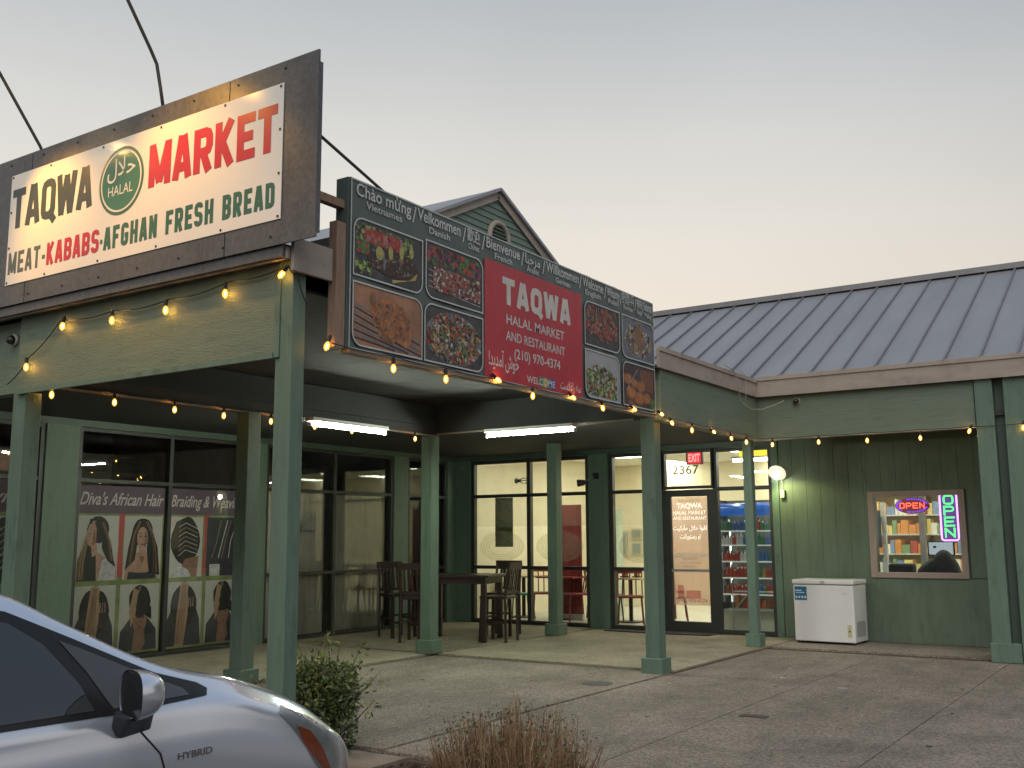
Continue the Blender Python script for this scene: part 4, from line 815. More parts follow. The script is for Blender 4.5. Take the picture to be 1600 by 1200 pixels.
words = [('Ch\u00e0o m\u1eebng', 'Vietnames', 5.30, .62), ('/', '', 5.935, .05), ('Velkommen', 'Danish', 6.0, .56), ('/', '', 6.585, .05), ('\u6b61\u8fce', 'Chines', 6.65, .19), ('/', '', 6.86, .05), ('Bienvenue', 'French', 6.93, .52), ('/', '', 7.47, .05), ('\uFE8E\uFE92\uFEA3\uFEAE\uFEE3', 'Arabic', 7.54, .25), ('/', '', 7.83, .05), ('Willkommen', 'German', 7.9, .6), ('/', '', 8.51, .05), ('Welcome', 'English', 8.58, .42), ('/', '', 9.02, .05), ('Witamy', 'Polish', 9.08, .28), ('/', '', 9.37, .04), ('\ud658\uc601\ud569\ub2c8\ub2e4', 'Korean', 9.42, .27), ('/', '', 9.7, .04), ('\u0938\u094d\u0935\u093e\u0917\u0924', 'Hindi', 9.75, .13), ('/', '', 9.885, .03), ('Selamat', 'Malay', 9.92, .2)]
for w_, lg, y_, ft in words:
    if w_ == '/': text(f, PB, w_, y_, 3.835, .19, d, fit=ft)
    else:
        text(f, PB, w_, y_, 3.875, .135 if len(w_) > 2 else .12, d, fit=ft, bold=.012)
        text(f, PB, lg, y_ + ft / 2, 3.80, .075, d, fit=min(ft * .8, .045 * len(lg)), align='CENTER', bold=.008)
f.build('welcome_words', LT, BN)
letters(BN, mat('logo grey', (.58, .56, .52), .5), PB, 'TAQWA', 7.17, 8.33, 3.43, .24, .062, .035, d, ww={'W': 1.3})
f = flat(); text(f, PB, 'HALAL MARKET', 7.72, 3.265, .12, d, fit=.98, align='CENTER', bold=.012); text(f, PB, 'AND RESTAURANT', 7.72, 3.12, .115, d, fit=1.0, align='CENTER', bold=.012); text(f, PB, '(210) 970-4374', 7.74, 2.975, .12, d, fit=.78, align='CENTER', bold=.012); f.build('lettering', LT, BN)
f = flat(); text(f, PB, '!\uFEAA\uFBFE\uFEAA\uFEE3\uFE81 \uFEB5\uFEEE\uFEA7', 6.96, 2.87, .17, d, fit=.46, bold=.012); text(f, PB, '\uFE96\uFEB3\uFEFC\uFECF\uFE8D\uFEAD \uFEEA\uFEB3', 8.13, 2.80, .12, d, fit=.38, bold=.012)
text(f, PB, 'WELCOME', 7.55, 2.79, .085, d + .001, fit=.48, bold=.012)
f.build('lettering', mat('script white', (.6, .58, .56), .5), BN)
f = flat()
for i in range(4): rect(f, PB, 7.755 + i * .072, 7.82 + i * .072, 2.775, 2.865, d, i)
f.build('colour_blocks', [mat('block %s' % n, c, .5) for n, c in (('green', (.05, .25, .15)), ('yellow', (.4, .35, .05)), ('teal', (.05, .2, .3)), ('blue', (.04, .08, .3)))], BN)
# food photographs
BORD = mat('photo border', (.50, .53, .52), .5)
def photo(y0, y1, z0, z1, basem, fn, rc):
    f = flat(); pts = rrect(y0, y1, z0, z1, .09, *rc); pol(f, PB, pts, .0150); o = f.build('food_photo', basem, BN)
    f = flat(); stroke(f, PB, pts, .012, .0225, True); f.build('photo_border', BORD, o)
    if fn: fn(o, y0, y1, z0, z1)
    return o
PAL = {'meat': (.16, .07, .05), 'char': (.05, .03, .025), 'org': (.36, .15, .06), 'red': (.33, .05, .04), 'grn': (.08, .17, .05), 'lime': (.32, .36, .12), 'wht': (.42, .42, .40), 'pink': (.32, .16, .14), 'yel': (.4, .3, .1), 'gry': (.16, .17, .19), 'brn': (.22, .12, .07), 'pur': (.12, .07, .11)}
PM_ = {k: mat('print ' + k, c, .5, var=.35, vscale=22) for k, c in PAL.items()}; PK = list(PAL)
def blobs(f, n, y0, y1, z0, z1, cols, s0, s1, d0=.0155, el_=1, mask=None, jit=.25):
    n = int(n * 2.4); s0 *= .6; s1 *= .6
    for i in range(n):
        for _ in range(20):
            y = rnd.uniform(y0, y1); z = rnd.uniform(z0, z1)
            if mask is None or mask(y, z): break
        s_ = rnd.uniform(s0, s1); a = rnd.uniform(0, 3.14); pts = []
        for k_ in range(7):
            t = 2 * math.pi * k_ / 7; u = s_ * el_ * math.cos(t) * (1 + rnd.uniform(-jit, jit)); v = s_ * math.sin(t) * (1 + rnd.uniform(-jit, jit))
            pts.append((min(y1, max(y0, y + u * math.cos(a) - v * math.sin(a))), min(z1, max(z0, z + u * math.sin(a) + v * math.cos(a)))))
        pol(f, PB, pts, d0 + i * 8e-6, PK.index(rnd.choice(cols)))
def ms(): return [PM_[k] for k in PK]
def fish(o, a, b, c, d_):
    W = b - a; H = d_ - c; f = flat()
    blobs(f, 90, a + .02, b - .1, c + H * .6, d_ - .03, ['grn', 'grn', 'char', 'lime'], .015, .04)
    blobs(f, 60, a + W * .15, a + W * .7, c + H * .62, c + H * .88, ['red', 'red', 'pink'], .02, .04, .0172)
    blobs(f, 20, a + .03, a + W * .22, c + H * .4, c + H * .6, ['red', 'grn'], .02, .045, .0172); blobs(f, 30, a + .02, a + W * .25, c + .02, c + H * .3, ['grn', 'lime', 'char'], .015, .035, .0172)
    pol(f, PB, ell(a + W * .57, c + H * .38, W * .38, H * .24, 24, .0, .04), .0185, PK.index('char')); pol(f, PB, [(a + W * .55, c + H * .04), (a + W * .9, c + H * .22), (a + W * .93, c + H * .36), (a + W * .8, c + H * .18), (a + W * .55, c + H * .1)], .0187, PK.index('yel'))
    blobs(f, 40, a + W * .25, a + W * .85, c + H * .22, c + H * .55, ['char', 'brn', 'gry', 'char'], .008, .025, .0188, 2.5)
    for i, u in enumerate((.36, .52, .68, .83)):
        pol(f, PB, ell(a + W * u, c + H * (.50 + .07 * i), .045 if i == 0 else .026, .052, 14), .0196, PK.index('lime')); pol(f, PB, ell(a + W * u, c + H * (.50 + .07 * i), .03 if i == 0 else .014, .036, 12), .0199, PK.index('yel'))
    f.build('print', ms(), o)
def skew(o, a, b, c, d_):
    W = b - a; H = d_ - c; f = flat(); blobs(f, 70, a + .02, b - .02, c + H * .6, d_ - .03, ['pur', 'grn', 'char', 'red'], .02, .05)
    for i in range(4): stroke(f, PB, [(a + W * .05, c + H * (.5 - .1 * i)), (b - .03, c + H * (.26 - .075 * i) + .03)], .006, .0168 + .0001 * i, False, PK.index('wht'))
    blobs(f, 170, a + W * .12, b - .03, c + H * .15, c + H * .58, ['pink', 'meat', 'brn', 'wht', 'red', 'pink'], .012, .03, .0172); f.build('print', ms(), o)
def chick(o, a, b, c, d_):
    W = b - a; H = d_ - c; f = flat()
    for i in range(13): stroke(f, PB, [(a + .02, c + H * (.66 - i * .06)), (b - .02, c + H * (.28 - i * .055) + (.0 if i < 4 else .02))][:2] if c + H * (.28 - i * .055) > c + .02 else [(a + .02, c + H * (.66 - i * .06)), (a + W * (1.5 - i * .1), c + .02)], .014, .0156 + .00005 * i, False, PK.index('char' if i % 2 else 'gry')) if c + H * (.66 - i * .06) > c + .03 else None
    pol(f, PB, [(a + W * u, c + H * v) for u, v in ((.30, .72), (.45, .88), (.6, .82), (.74, .68), (.84, .45), (.84, .22), (.78, .12), (.6, .2), (.42, .32), (.30, .48), (.24, .62))], .0172, PK.index('org'))
    m_ = lambda y, z: ((y - a - W * .55) / (W * .27)) ** 2 + ((z - c - H * .5) / (H * .34)) ** 2 < 1
    blobs(f, 110, a + W * .26, a + W * .84, c + H * .15, c + H * .86, ['org', 'brn', 'org', 'brn', 'meat', 'org'], .01, .03, .0175, 1.5, m_); pol(f, PB, ell(a + W * .28, c + H * .8, .03, .05, 10), .0195, PK.index('brn')); f.build('print', ms(), o)
def pasta(o, a, b, c, d_):
    W = b - a; H = d_ - c; f = flat(); pol(f, PB, ell(a + W * .5, c + H * .48, W * .48, H * .46, 30), .0156, PK.index('gry')); m_ = lambda y, z: ((y - a - W * .5) / (W * .46)) ** 2 + ((z - c - H * .48) / (H * .44)) ** 2 < 1
    blobs(f, 230, a + .02, b - .02, c + .02, d_ - .02, ['char', 'org', 'red', 'yel', 'char', 'wht', 'grn', 'meat'], .006, .022, .0160, 2.6, m_); f.build('print', ms(), o)
def meat(o, a, b, c, d_):
    W = b - a; H = d_ - c; f = flat(); blobs(f, 60, a + .02, b - .02, c + H * .35, d_ - .02, ['meat', 'char', 'red', 'brn'], .02, .05)
    for i in range(6): stroke(f, PB, [(a + W * (.35 + .05 * i), d_ - .03), (a + W * (.3 + .1 * i), c + H * .4), (a + W * (.5 + .05 * i), c + H * .15)], .014, .0168 + .0001 * i, False, PK.index(('pink', 'brn', 'meat')[i % 3]))
    blobs(f, 50, a + .05, b - .05, c + H * .25, c + H * .6, ['pink', 'red', 'brn', 'meat'], .01, .03, .0175, 1.6); f.build('print', ms(), o)
def stew(o, a, b, c, d_):
    W = b - a; H = d_ - c; f = flat(); pol(f, PB, ell(a + W * .5, c + H * .48, W * .46, H * .44, 28), .0156, PK.index('gry')); m_ = lambda y, z: ((y - a - W * .5) / (W * .4)) ** 2 + ((z - c - H * .48) / (H * .38)) ** 2 < 1
    blobs(f, 110, a + .02, b - .02, c + .02, d_ - .02, ['brn', 'char', 'meat', 'yel', 'wht', 'brn'], .012, .03, .0160, 1.4, m_); pol(f, PB, [(a + W * .35, c + H * .5), (a + W * .45, d_ - .06), (a + W * .55, d_ - .06), (a + W * .65, c + H * .5), (a + W * .6, c + H * .2)], .0185, PK.index('brn')); f.build('print', ms(), o)
def salad(o, a, b, c, d_):
    W = b - a; H = d_ - c; f = flat(); m_ = lambda y, z: (z - c) < H * (.75 - abs((y - a) / W - .45) * .5); blobs(f, 170, a + .02, b - .06, c + H * .05, d_ - .1, ['grn', 'grn', 'lime', 'wht', 'red', 'grn', 'char'], .012, .035, .0160, 1.3, m_); f.build('print', ms(), o)
def fried(o, a, b, c, d_):
    W = b - a; H = d_ - c; f = flat()
    for i in range(12): stroke(f, PB, [(a + W * (.55 + .035 * i), d_ - .04), (a + W * (.6 + .03 * i), c + H * .42)], .011, .0158 + .00006 * i, False, PK.index('org' if i % 2 else 'brn'))
    for (u, v, r_) in ((.25, .32, .16), (.5, .22, .17), (.72, .25, .15), (.15, .62, .14), (.55, .5, .14), (.35, .55, .12)): pol(f, PB, ell(a + W * u, c + H * v, W * r_, H * r_ * .95, 14, 0, .06), .0170 + u * .001, PK.index('brn')); pol(f, PB, ell(a + W * u, c + H * v, W * r_ * .75, H * r_ * .7, 14, 0, .06), .0182 + u * .001, PK.index('org'))
    stroke(f, PB, [(a + W * .1, c + H * .35), (a + W * .45, d_ - .05)], .008, .0196, False, PK.index('wht')); pol(f, PB, [(b - .13, c + .012), (b - .09, c + .01), (b - .03, c + .04), (b - .01, c + .12), (b - .06, c + .13), (b - .12, c + .08)], .02, PK.index('grn')); f.build('print', ms(), o)
DKg = mat('photo shadow', (.06, .06, .065), .5, var=.4, vscale=10)
photo(5.275, 6.055, 3.285, 3.71, DKg, fish, (1, 0, 0, 1)); photo(6.10, 6.865, 3.285, 3.735, DKg, skew, (0, 1, 1, 0))
photo(5.275, 6.055, 2.78, 3.235, mat('photo amber', (.33, .17, .10), .5, var=.3, vscale=5), chick, (0, 1, 1, 0)); photo(6.09, 6.865, 2.78, 3.235, DKg, pasta, (1, 0, 0, 1))
photo(8.60, 9.33, 3.30, 3.735, DKg, meat, (1, 0, 0, 1)); photo(9.39, 10.14, 3.29, 3.735, mat('photo slate', (.14, .15, .18), .5, var=.3, vscale=5), stew, (0, 1, 1, 0))
photo(8.60, 9.31, 2.785, 3.25, mat('photo cloud', (.33, .33, .35), .5, var=.1), salad, (0, 1, 1, 0)); photo(9.39, 10.14, 2.785, 3.24, mat('photo char', (.08, .05, .05), .5, var=.3), fried, (1, 0, 0, 1))
MB().box(XB - .06, XB + .02, 5.25, 10.16, 2.715, 2.742).build('light_strip', LEDGE, BN)
MB().box(XB - .07, XB - .0, 5.12, 5.215, 2.74, 3.64).build('support_post', WOOD, BN)
MB().box(XB - .09, XB - .03, 4.78, 5.24, 3.76, 3.82).build('tie_board', WOOD, BN)

# ------------------------------------------------------------------ STRING LIGHTS
LA = thing('string_lights', 'warm bulb string looping along the beam below the roof sign', 'string lights', (-6, 4.74, 3.1)); 
def string(lab, bulbs, wire, group='warm bulb strings', tilt=None):
    t = thing('string_lights', lab, 'string lights', bulbs[0], group)
    MB().tube(wire, .0045, 5).build('wire', BLACK, t)
    for i, c in enumerate(bulbs):
        c = Vector(c); tl = Vector((0, 0, -1)) if not tilt or tilt[i] is None else Vector(tilt[i]).normalized()
        bb = MB().lathe(c - tl * .022, tl, [(0, .010), (.012, .017), (.03, .021), (.05, .018), (.064, .005)], 10).build('bulb', BULB, t, smooth=True); MB().lathe(c - tl * .006, tl, [(0, .004), (.03, .004)], 5).build('filament', FILA, bb)
        MB().lathe(c - tl * .075, tl, [(0, .008), (.01, .014), (.05, .014), (.053, .008)], 8).build('socket', BLACK, bb)
    return t
for o in (LA,): bpy.data.objects.remove(o)
def sag(pts, s_=.03):
    out = []
    for a, b in zip(pts[:-1], pts[1:]):
        a = Vector(a); b = Vector(b)
        for k_ in range(6): q = a.lerp(b, k_ / 6); q.z -= s_ * math.sin(math.pi * k_ / 6); out.append(q)
    out.append(Vector(pts[-1])); return out
yb = 4.745
A = [(-7.937, yb, 2.85), (-7.46, yb, 3.137), (-6.82, yb, 3.105), (-6.184, yb, 3.103), (-5.544, yb, 3.14), (-4.985, yb, 3.194)]
string('warm bulb string looping along the beam below the roof sign', A, sag([(-8.2, yb, 2.72), (-7.93, yb + .02, 2.93), (-7.52, yb + .02, 3.19), (-6.82, yb + .02, 3.18), (-6.18, yb + .02, 3.18), (-5.54, yb + .02, 3.22), (-4.95, yb + .02, 3.25), (-4.92, 4.82, 3.2), (-4.9, 4.9, 3.0)], .025), tilt=[None, (-.3, 0, -1), None, None, None, (-.8, 0, -.7)])
zb = 2.655; xh = XD + .13
H_ = [(xh, y, zb) for y in (5.02, 5.63, 6.283, 6.877, 7.507, 8.15, 8.75, 9.9)]
string('warm bulb string under the inner walkway beam along the salon windows', H_, sag([(xh - .01, 4.96, 2.735)] + [(xh - .01, p[1], 2.735) for p in H_] + [(xh - .01, 10.3, 2.73)], .004))
xb_ = XB + .03
Bn = [(xb_ - .04, 5.06, 2.74), (xb_, 5.714, 2.67), (xb_, 6.349, 2.67), (xb_ + .02, 7.041, 2.745), (xb_, 7.622, 2.68), (xb_ + .02, 8.296, 2.735), (xb_ + .01, 8.897, 2.70), (xb_ + .02, 9.565, 2.75), (xb_ + .03, 10.2, 2.76)]
string('warm bulb string running along the bottom edge of the food banner', Bn, sag([(xb_, p[1], 2.75) for p in Bn], .01), tilt=[(-.1, -.3, -1), None, None, (.3, .8, -.6), None, (.2, .8, -.6), (0, .5, -1), (.2, .9, -.4), (.2, .9, -.4)])
xe = X0 + .14
En = [(xe, 10.464, 2.69), (xe, 11.016, 2.655), (xe, 11.658, 2.685), (xe, 12.225, 2.655), (xe, 12.748, 2.645)]
string('warm bulb string from the banner corner to the inner corner of the courtyard', En, sag([(xe, 10.2, 2.75)] + [(xe, p[1] - .05, 2.735) for p in En] + [(xe, 13.2, 2.72)], .012), tilt=[(.2, .6, -.8), None, (.2, .9, -.4), (0, .6, -.9), None])
yr = YF - .05
Rn = [(-4.62, yr, 2.64), (-4.005, yr, 2.64), (-3.39, yr, 2.625), (-2.752, yr, 2.62), (-2.186, yr, 2.67), (-1.60, yr, 2.675)]
string('warm bulb string under the right hand beam above the freezer', Rn, sag([(-4.8, yr, 2.72)] + [(p[0], yr, 2.715) for p in Rn] + [(-.9, yr, 2.72)], .006), tilt=[None, None, None, None, (-.4, 0, -1), None])

# ------------------------------------------------------------------ fluorescent fixtures
for (a, b_, lab) in (((-7.97, 8.046, 2.665), (-7.97, 9.299, 2.665), 'bright white tube light along the inner beam beside the banner end'), ((-7.185, 10.30, 2.665), (-5.944, 10.30, 2.665), 'bright white tube light on the cross beam in front of the entrance')):
    t = thing('tube_light', lab, 'tube light', a, 'bare tube lights under the canopy'); a = Vector(a); b_ = Vector(b_); d = (b_ - a).normalized()
    MB().bar(a + Vector((0, 0, .055)), b_ + Vector((0, 0, .055)), .13, .04).build('housing', WHITE, t); MB().tube([a + d * .02, b_ - d * .02], .013, 10).build('tube', TUBE, t)  # housing widened into a hood that keeps tube light off the ceiling
    for e_ in (a, b_): MB().bar(e_ - d * .005 + Vector((0, 0, 0)), e_ + d * .015, .05, .045).build('end_cap', WHITE, t)
# wall lamp by the entrance
t = thing('wall_lamp', 'round glowing wall lamp beside the storefront with a pull switch below', 'wall lamp', (-5.03, YW, 2.33), None)
MB().lathe((-5.03, YW - .005, 2.38), (0, -.9, -.35), [(0, .06), (.02, .07), (.06, .05)], 16).build('base', WHITE, t, smooth=True)
MB().lathe((-5.03, YW - .10, 2.33), (0, -.75, -.65), [(-.07, .05), (-.03, .12), (0, .13), (.001, .125), (-.025, .10)], 20).build('shade', mat('lamp shade', (.75, .72, .6), .5, emit=(1, .92, .65), es=.8), t, smooth=True)
MB().lathe((-5.03, YW - .13, 2.31), (0, -.75, -.65), [(-.04, .02), (0, .05), (.04, .045), (.06, .02)], 12).build('bulb', emis('lamp bulb', (1, .92, .62), 35), t, smooth=True)
ld = bpy.data.lights.new('wall_lamp_light', 'SPOT'); ld.energy = 15; ld.color = (1, 1, .42); ld.spot_size = R(125); ld.spot_blend = .45; ld.shadow_soft_size = .05
lo = bpy.data.objects.new('light', ld); COL.objects.link(lo); lo.parent = t; lo.location = (.0, -.30, -.10); lo.rotation_euler = Vector((.42, .42, -1)).to_track_quat('-Z', 'Y').to_euler()
MB().tube([(-4.985, YW - .03, 2.25), (-4.98, YW - .03, 2.1)], .003, 4).build('cord', WHITE, t); MB().box(-5.01, -4.95, YW - .06, YW, 1.98, 2.09).build('switch_box', mat('grey box', (.45, .45, .4), .5), t)
# spotlight on pilaster
t = thing('twin_spotlight', 'small black security spotlight on the pilaster left of the entrance', 'spotlight', (-8.1, YW - .02, 2.28)); MB().box(-8.12, -8.02, YW - .03, YW + .01, 2.36, 2.46).build('bracket', BLACK, t); MB().bar((-8.1, YW - .02, 2.4), (-8.25, YW - .1, 2.30), .02, .02).build('arm', BLACK, t); MB().lathe((-8.2, YW - .1, 2.31), (-.75, -.5, -.1), [(0, .03), (.05, .05), (.14, .06), (.15, .05)], 12).build('head', BLACK, t, smooth=True)
# cameras
for (c, lab) in (((-4.28, YF - .02, 3.19), 'small dome camera under the right hand eave'), ((-8.28, YA + .03, 3.12), 'grey dome camera on the beam left of the roof sign')):
    t = thing('dome_camera', lab, 'camera', c); c = Vector(c); MB().lathe(c + Vector((0, .02, 0)), (0, -1, 0), [(0, .05), (.03, .05)], 14).build('mount', mat('camera grey', (.4, .4, .38), .5), t, smooth=True); MB().lathe(c + Vector((0, -.01, 0)), (0, -1, -.3), [(0, .042), (.03, .036), (.05, .02), (.055, .003)], 14).build('dome', BLACK, t, smooth=True)
# loose cable at the eave
tag(MB().tube([(-4.76, 12.0, 3.55), (-4.745, 12.25, 3.52), (-4.73, 12.36, 3.4), (-4.73, 12.40, 3.2), (-4.74, 12.55, 3.12), (-4.76, 12.9, 3.08), (-4.7, 13.15, 3.1), (-4.5, 13.18, 3.16), (-4.42, 13.2, 3.2)], .006, 6).build('loose_cable', mat('grey cable', (.35, .35, .33), .5), None, smooth=True), 'loose grey cable hanging from the fascia near the inner corner', 'cable')
tag(MB().tube([(-4.76, 12.5, 3.56), (-4.73, 12.62, 3.5), (-4.73, 12.65, 3.3), (-4.74, 12.62, 3.11)], .005, 6).build('loose_cable', mat('grey cable', (.35, .35, .33), .5), None, smooth=True), 'short second cable dropping straight down beside the looped one', 'cable')
tag(MB().tube([(-4.83, 10.0, 4.0)] * 1 + [(-4.83, 10.05, 4.0)], .003, 4).build('clip', BLACK), 'tiny clip on top of the banner end', 'clip') if False else None
t = MB().lathe((-10.75, YW - .001, 2.66), (0, -1, 0), [(0, .04), (.02, .04), (.03, .02)], 12); tag(t.build('door_bell', mat('grey disc', (.2, .2, .2), .5)), 'small round grey fitting high on the dark corner wall', 'fitting')

# ------------------------------------------------------------------ FREEZER
F_ = thing('chest_freezer', 'white chest freezer with blue sticker against the green wall', 'freezer', (-4.3, 14.2, 0))
ang = R(5); FM = Matrix.Translation((-4.69, 14.03, 0)) @ Matrix.Rotation(R(-2.5), 4, 'Z')
def fb(x0, x1, y0, y1, z0, z1, nm, mt, par=F_, bv=.008): return MB().box(x0, x1, y0, y1, z0, z1, FM).build(nm, mt, par, bevel=bv)
body = fb(0, .82, 0, .53, .03, .775, 'body', WHITE, bv=.012); lid = fb(-.012, .832, -.015, .54, .783, .845, 'lid', WHITE, bv=.015)
for (x, y) in ((.05, .05), (.77, .05), (.05, .48), (.77, .48)): fb(x - .03, x + .03, y - .03, y + .03, .0, .03, 'foot', BLACK, bv=0)
fb(.38, .44, -.018, -.0151, .795, .83, 'lid_lock', METAL, lid, 0)
PFr = PL(FM @ Vector((0, -.001, 0)), FM.to_3x3() @ Vector((1, 0, 0)), (0, 0, 1), FM.to_3x3() @ Vector((0, -1, 0)))
f = flat(); rect(f, PFr, .02, .19, .57, .75, .003, 0); rect(f, PFr, .03, .12, .69, .705, .004, 1); rect(f, PFr, .04, .16, .665, .675, .004, 1)
for i in range(4): pol(f, PFr, ell(.045 + i * .04, .61, .014, .016, 10), .004, 1)
f.build('sticker', [mat('blue sticker', (.02, .13, .24), .4), mat('sticker white', (.55, .62, .65), .4)], body)
f = flat(); rect(f, PFr, .72, .775, .10, .26, .003, 0); pol(f, PFr, ell(.747, .18, .012, .012, 8), .004, 1); f.build('control_plate', [mat('cream plate', (.5, .45, .3), .4), BLACK], body)
f = flat(); text(f, PFr, 'Midea', .68, .66, .03, .003, fit=.05); f.build('badge', mat('badge grey', (.3, .3, .32), .4), body)
PFs = PL(FM @ Vector((.8205, 0, 0)), FM.to_3x3() @ Vector((0, 1, 0)), (0, 0, 1), FM.to_3x3() @ Vector((1, 0, 0))); f = flat()
for i in range(8): rect(f, PFs, .08 + i * .045, .095 + i * .045, .1, .3, .003)
f.build('vent', mat('vent dark', (.12, .12, .13), .6), body)

# ------------------------------------------------------------------ BAR TABLE AND CHAIRS
t = thing('bar_table', 'dark wooden bar height table standing behind the walkway post', 'table', (-8.9, 12.1, 0)); TM = Matrix.Translation((-8.9, 12.1, 0)) @ Matrix.Rotation(R(16), 4, 'Z')
MB().box(-.56, .56, -.45, .45, .88, .915, TM).build('tabletop', DWOOD, t, bevel=.006)
MB().box(-.50, .50, -.39, .39, .79, .879, TM).build('apron', DWOOD, t)
for sx in (-1, 1):
    for sy in (-1, 1): MB().box(sx * .47 - .035, sx * .47 + .035, sy * .36 - .035, sy * .36 + .035, 0, .789, TM).build('leg', DWOOD, t)
def bar_chair():
    c = thing('bar_chair', 'x', 'chair', (0, 0, 0), 'slat back bar chairs round the bar table')
    MB().box(-.21, .21, -.2, .2, .585, .625).build('seat', DWOOD, c, bevel=.01)
    for sx in (-1, 1):
        MB().bar((sx * .18, -.17, .585), (sx * .19, -.19, 0), .04, .04).build('leg', DWOOD, c)
        MB().tube([(sx * .19, .2, 0), (sx * .19, .19, .6), (sx * .19, .215, .85), (sx * .19, .26, 1.08)], .021, 4).build('leg', DWOOD, c)
    for z, y0, y1 in ((.22, 0, 0), (.33, 0, 0)):
        MB().bar((-.18, -.185, z), (.18, -.185, z), .02, .03).build('stretcher', DWOOD, c)
    for sx in (-1, 1): MB().bar((sx * .185, -.18, .27), (sx * .19, .19, .27), .02, .03).build('stretcher', DWOOD, c)
    MB().bar((-.21, .255, 1.04), (.21, .255, 1.04), .025, .09).build('top_rail', DWOOD, c); MB().bar((-.18, .2, .68), (.18, .2, .68), .02, .04).build('lower_rail', DWOOD, c)
    for sx in (-.12, -.06, 0, .06, .12): MB().bar((sx, .205, .69), (sx, .25, 1.0), .012, .028, up=(1, 0, 0)).build('back_slat', DWOOD, c)
    return c
bc = bar_chair()
for i, (x, y, a, lab) in enumerate(((-8.28, 12.15, R(-82), 'bar chair at the right end of the bar table, back to the window'), (-8.75, 12.95, R(12), 'bar chair on the far side of the bar table'), (-9.95, 11.95, R(70), 'leftmost bar chair in front of the curtained window'), (-9.25, 11.55, R(200), 'bar chair on the near side partly behind the green post'))):
    if i == 0: bc.location = (x, y, 0); bc.rotation_euler = (0, 0, a); bc['label'] = lab
    else: clone(bc, (x, y, 0), a, lab)

# ------------------------------------------------------------------ ground bits
tag(MB().lathe((-5.15, 9.3, -.021), (0, 0, 1), [(0, .16), (.006, .155)], 20).build('drain_cover', mat('dark iron', (.07, .07, .07), .6, var=.3, vscale=20)), 'round dark drain cover set in the paving near the corner post', 'drain cover')
gr = thing('floor_grate', 'narrow rusty slot grate in the courtyard paving', 'grate', (-3.17, 8.36, -.03)); MB().box(-3.28, -3.06, 8.30, 8.42, -.031, -.026).build('frame', mat('dark iron', (.07, .07, .07)), gr)
for i in range(8): MB().box(-3.27 + i * .027, -3.258 + i * .027, 8.32, 8.40, -.026, -.022).build('bar', mat('rusty iron', (.16, .10, .07), .8), gr)
lt = MB()
for i in range(46):
    x = rnd.uniform(-7.5, -.6); y = rnd.uniform(5.9, 12.8); a = rnd.uniform(0, 3.1); q_ = rnd.uniform(.008, .022); lt.k = rnd.randrange(3)
    lt.box(-q_, q_, -q_ * .6, q_ * .6, 0, .004, Matrix.Translation((x, y, -.019 if x < -4.9 else -.030)) @ Matrix.Rotation(a, 4, 'Z'))
o = lt.build('leaf_litter', [mat('dry leaf', (.22, .15, .08), .9), mat('pale scrap', (.5, .48, .44), .8), mat('gum spot', (.08, .07, .06), .8)]); o['kind'] = 'stuff'; tag(o, 'tiny dry leaves and scraps scattered on the paving', 'litter')
STN = mat('stain', (.11, .10, .085), .6)
tag(MB().lathe((-3.0, 10.3, -.029), (0, 0, 1), [(0, .05), (.004, .045)], 12).build('clean_out', mat('pale cap', (.35, .32, .3), .6)), 'small pale cleanout cap in the courtyard joint', 'cap')
for (x, y, r_) in ((-2.4, 9.0, .02), (-4.0, 9.0, .015), (-1.6, 8.4, .04)):
    pass

# ------------------------------------------------------------------ PLANTS
LEAF = [mat('leaf dark', (.06, .095, .035), .5), mat('leaf mid', (.10, .15, .05), .5), mat('leaf new', (.17, .22, .06), .5), mat('leaf bronze', (.10, .06, .035), .6)]
def leafquad(b, c, s_, k_):
    n_ = Vector((rnd.gauss(0, 1), rnd.gauss(0, 1), rnd.gauss(.5, 1))).normalized(); a = n_.orthogonal().normalized(); a = Matrix.Rotation(rnd.uniform(0, 6.28), 3, n_) @ a; c2 = n_.cross(a)
    b.add([c - a * s_, c + c2 * s_ * .45 + n_ * s_ * .12, c + a * s_, c - c2 * s_ * .45 + n_ * s_ * .12], [(0, 1, 2, 3)], k_)
def bush(label):
    t = thing('evergreen_shrub', label, 'shrub', (-5.2, 5.5, -.1)); b = flat(); br_ = MB(); cx, cy = -5.25, 5.42
    for i in range(85):
        a = rnd.uniform(0, 6.28); rr = min(.3, abs(rnd.gauss(0, .14))); top = rnd.uniform(.35, .62) * (1 - rr * .5); x1 = cx + math.cos(a) * rr * 1.6 + .02; y1 = cy + math.sin(a) * rr * 1.4
        if i < 9: top = rnd.uniform(.62, .74)
        p0 = Vector((cx + rnd.uniform(-.06, .06), cy + rnd.uniform(-.06, .06), -.1)); p1 = Vector((x1, y1, top)); pts = [p0.lerp(p1, q) + Vector((rnd.uniform(-.02, .02), rnd.uniform(-.02, .02), 0)) * (q > 0) for q in (0, .35, .7, 1)]; br_.tube(pts, [.008, .006, .004, .002], 4)
        for j in range(95):
            q = rnd.uniform(.18, 1); c = p0.lerp(p1, q) + Vector((rnd.gauss(0, .045), rnd.gauss(0, .045), rnd.gauss(0, .03))); hi = c.z > top - .12
            leafquad(b, c, rnd.uniform(.014, .026), 2 if hi and rnd.random() < .7 else (0 if rnd.random() < .55 else (1 if rnd.random() < .85 else 3)))
    for i in range(6500):
        z = rnd.uniform(-.08, .56); rr = .31 * math.sqrt(rnd.random()) * (1 - .25 * abs(z - .25)); a = rnd.uniform(0, 6.28)
        if math.sin(a * 3 + z * 9) > .55: continue
        leafquad(b, Vector((cx + math.cos(a) * rr, cy + math.sin(a) * rr, z)), rnd.uniform(.012, .024), rnd.choice([0, 0, 1]))
    br_.build('branches', mat('twig', (.06, .04, .03), .8), t); b.build('foliage', LEAF, t)
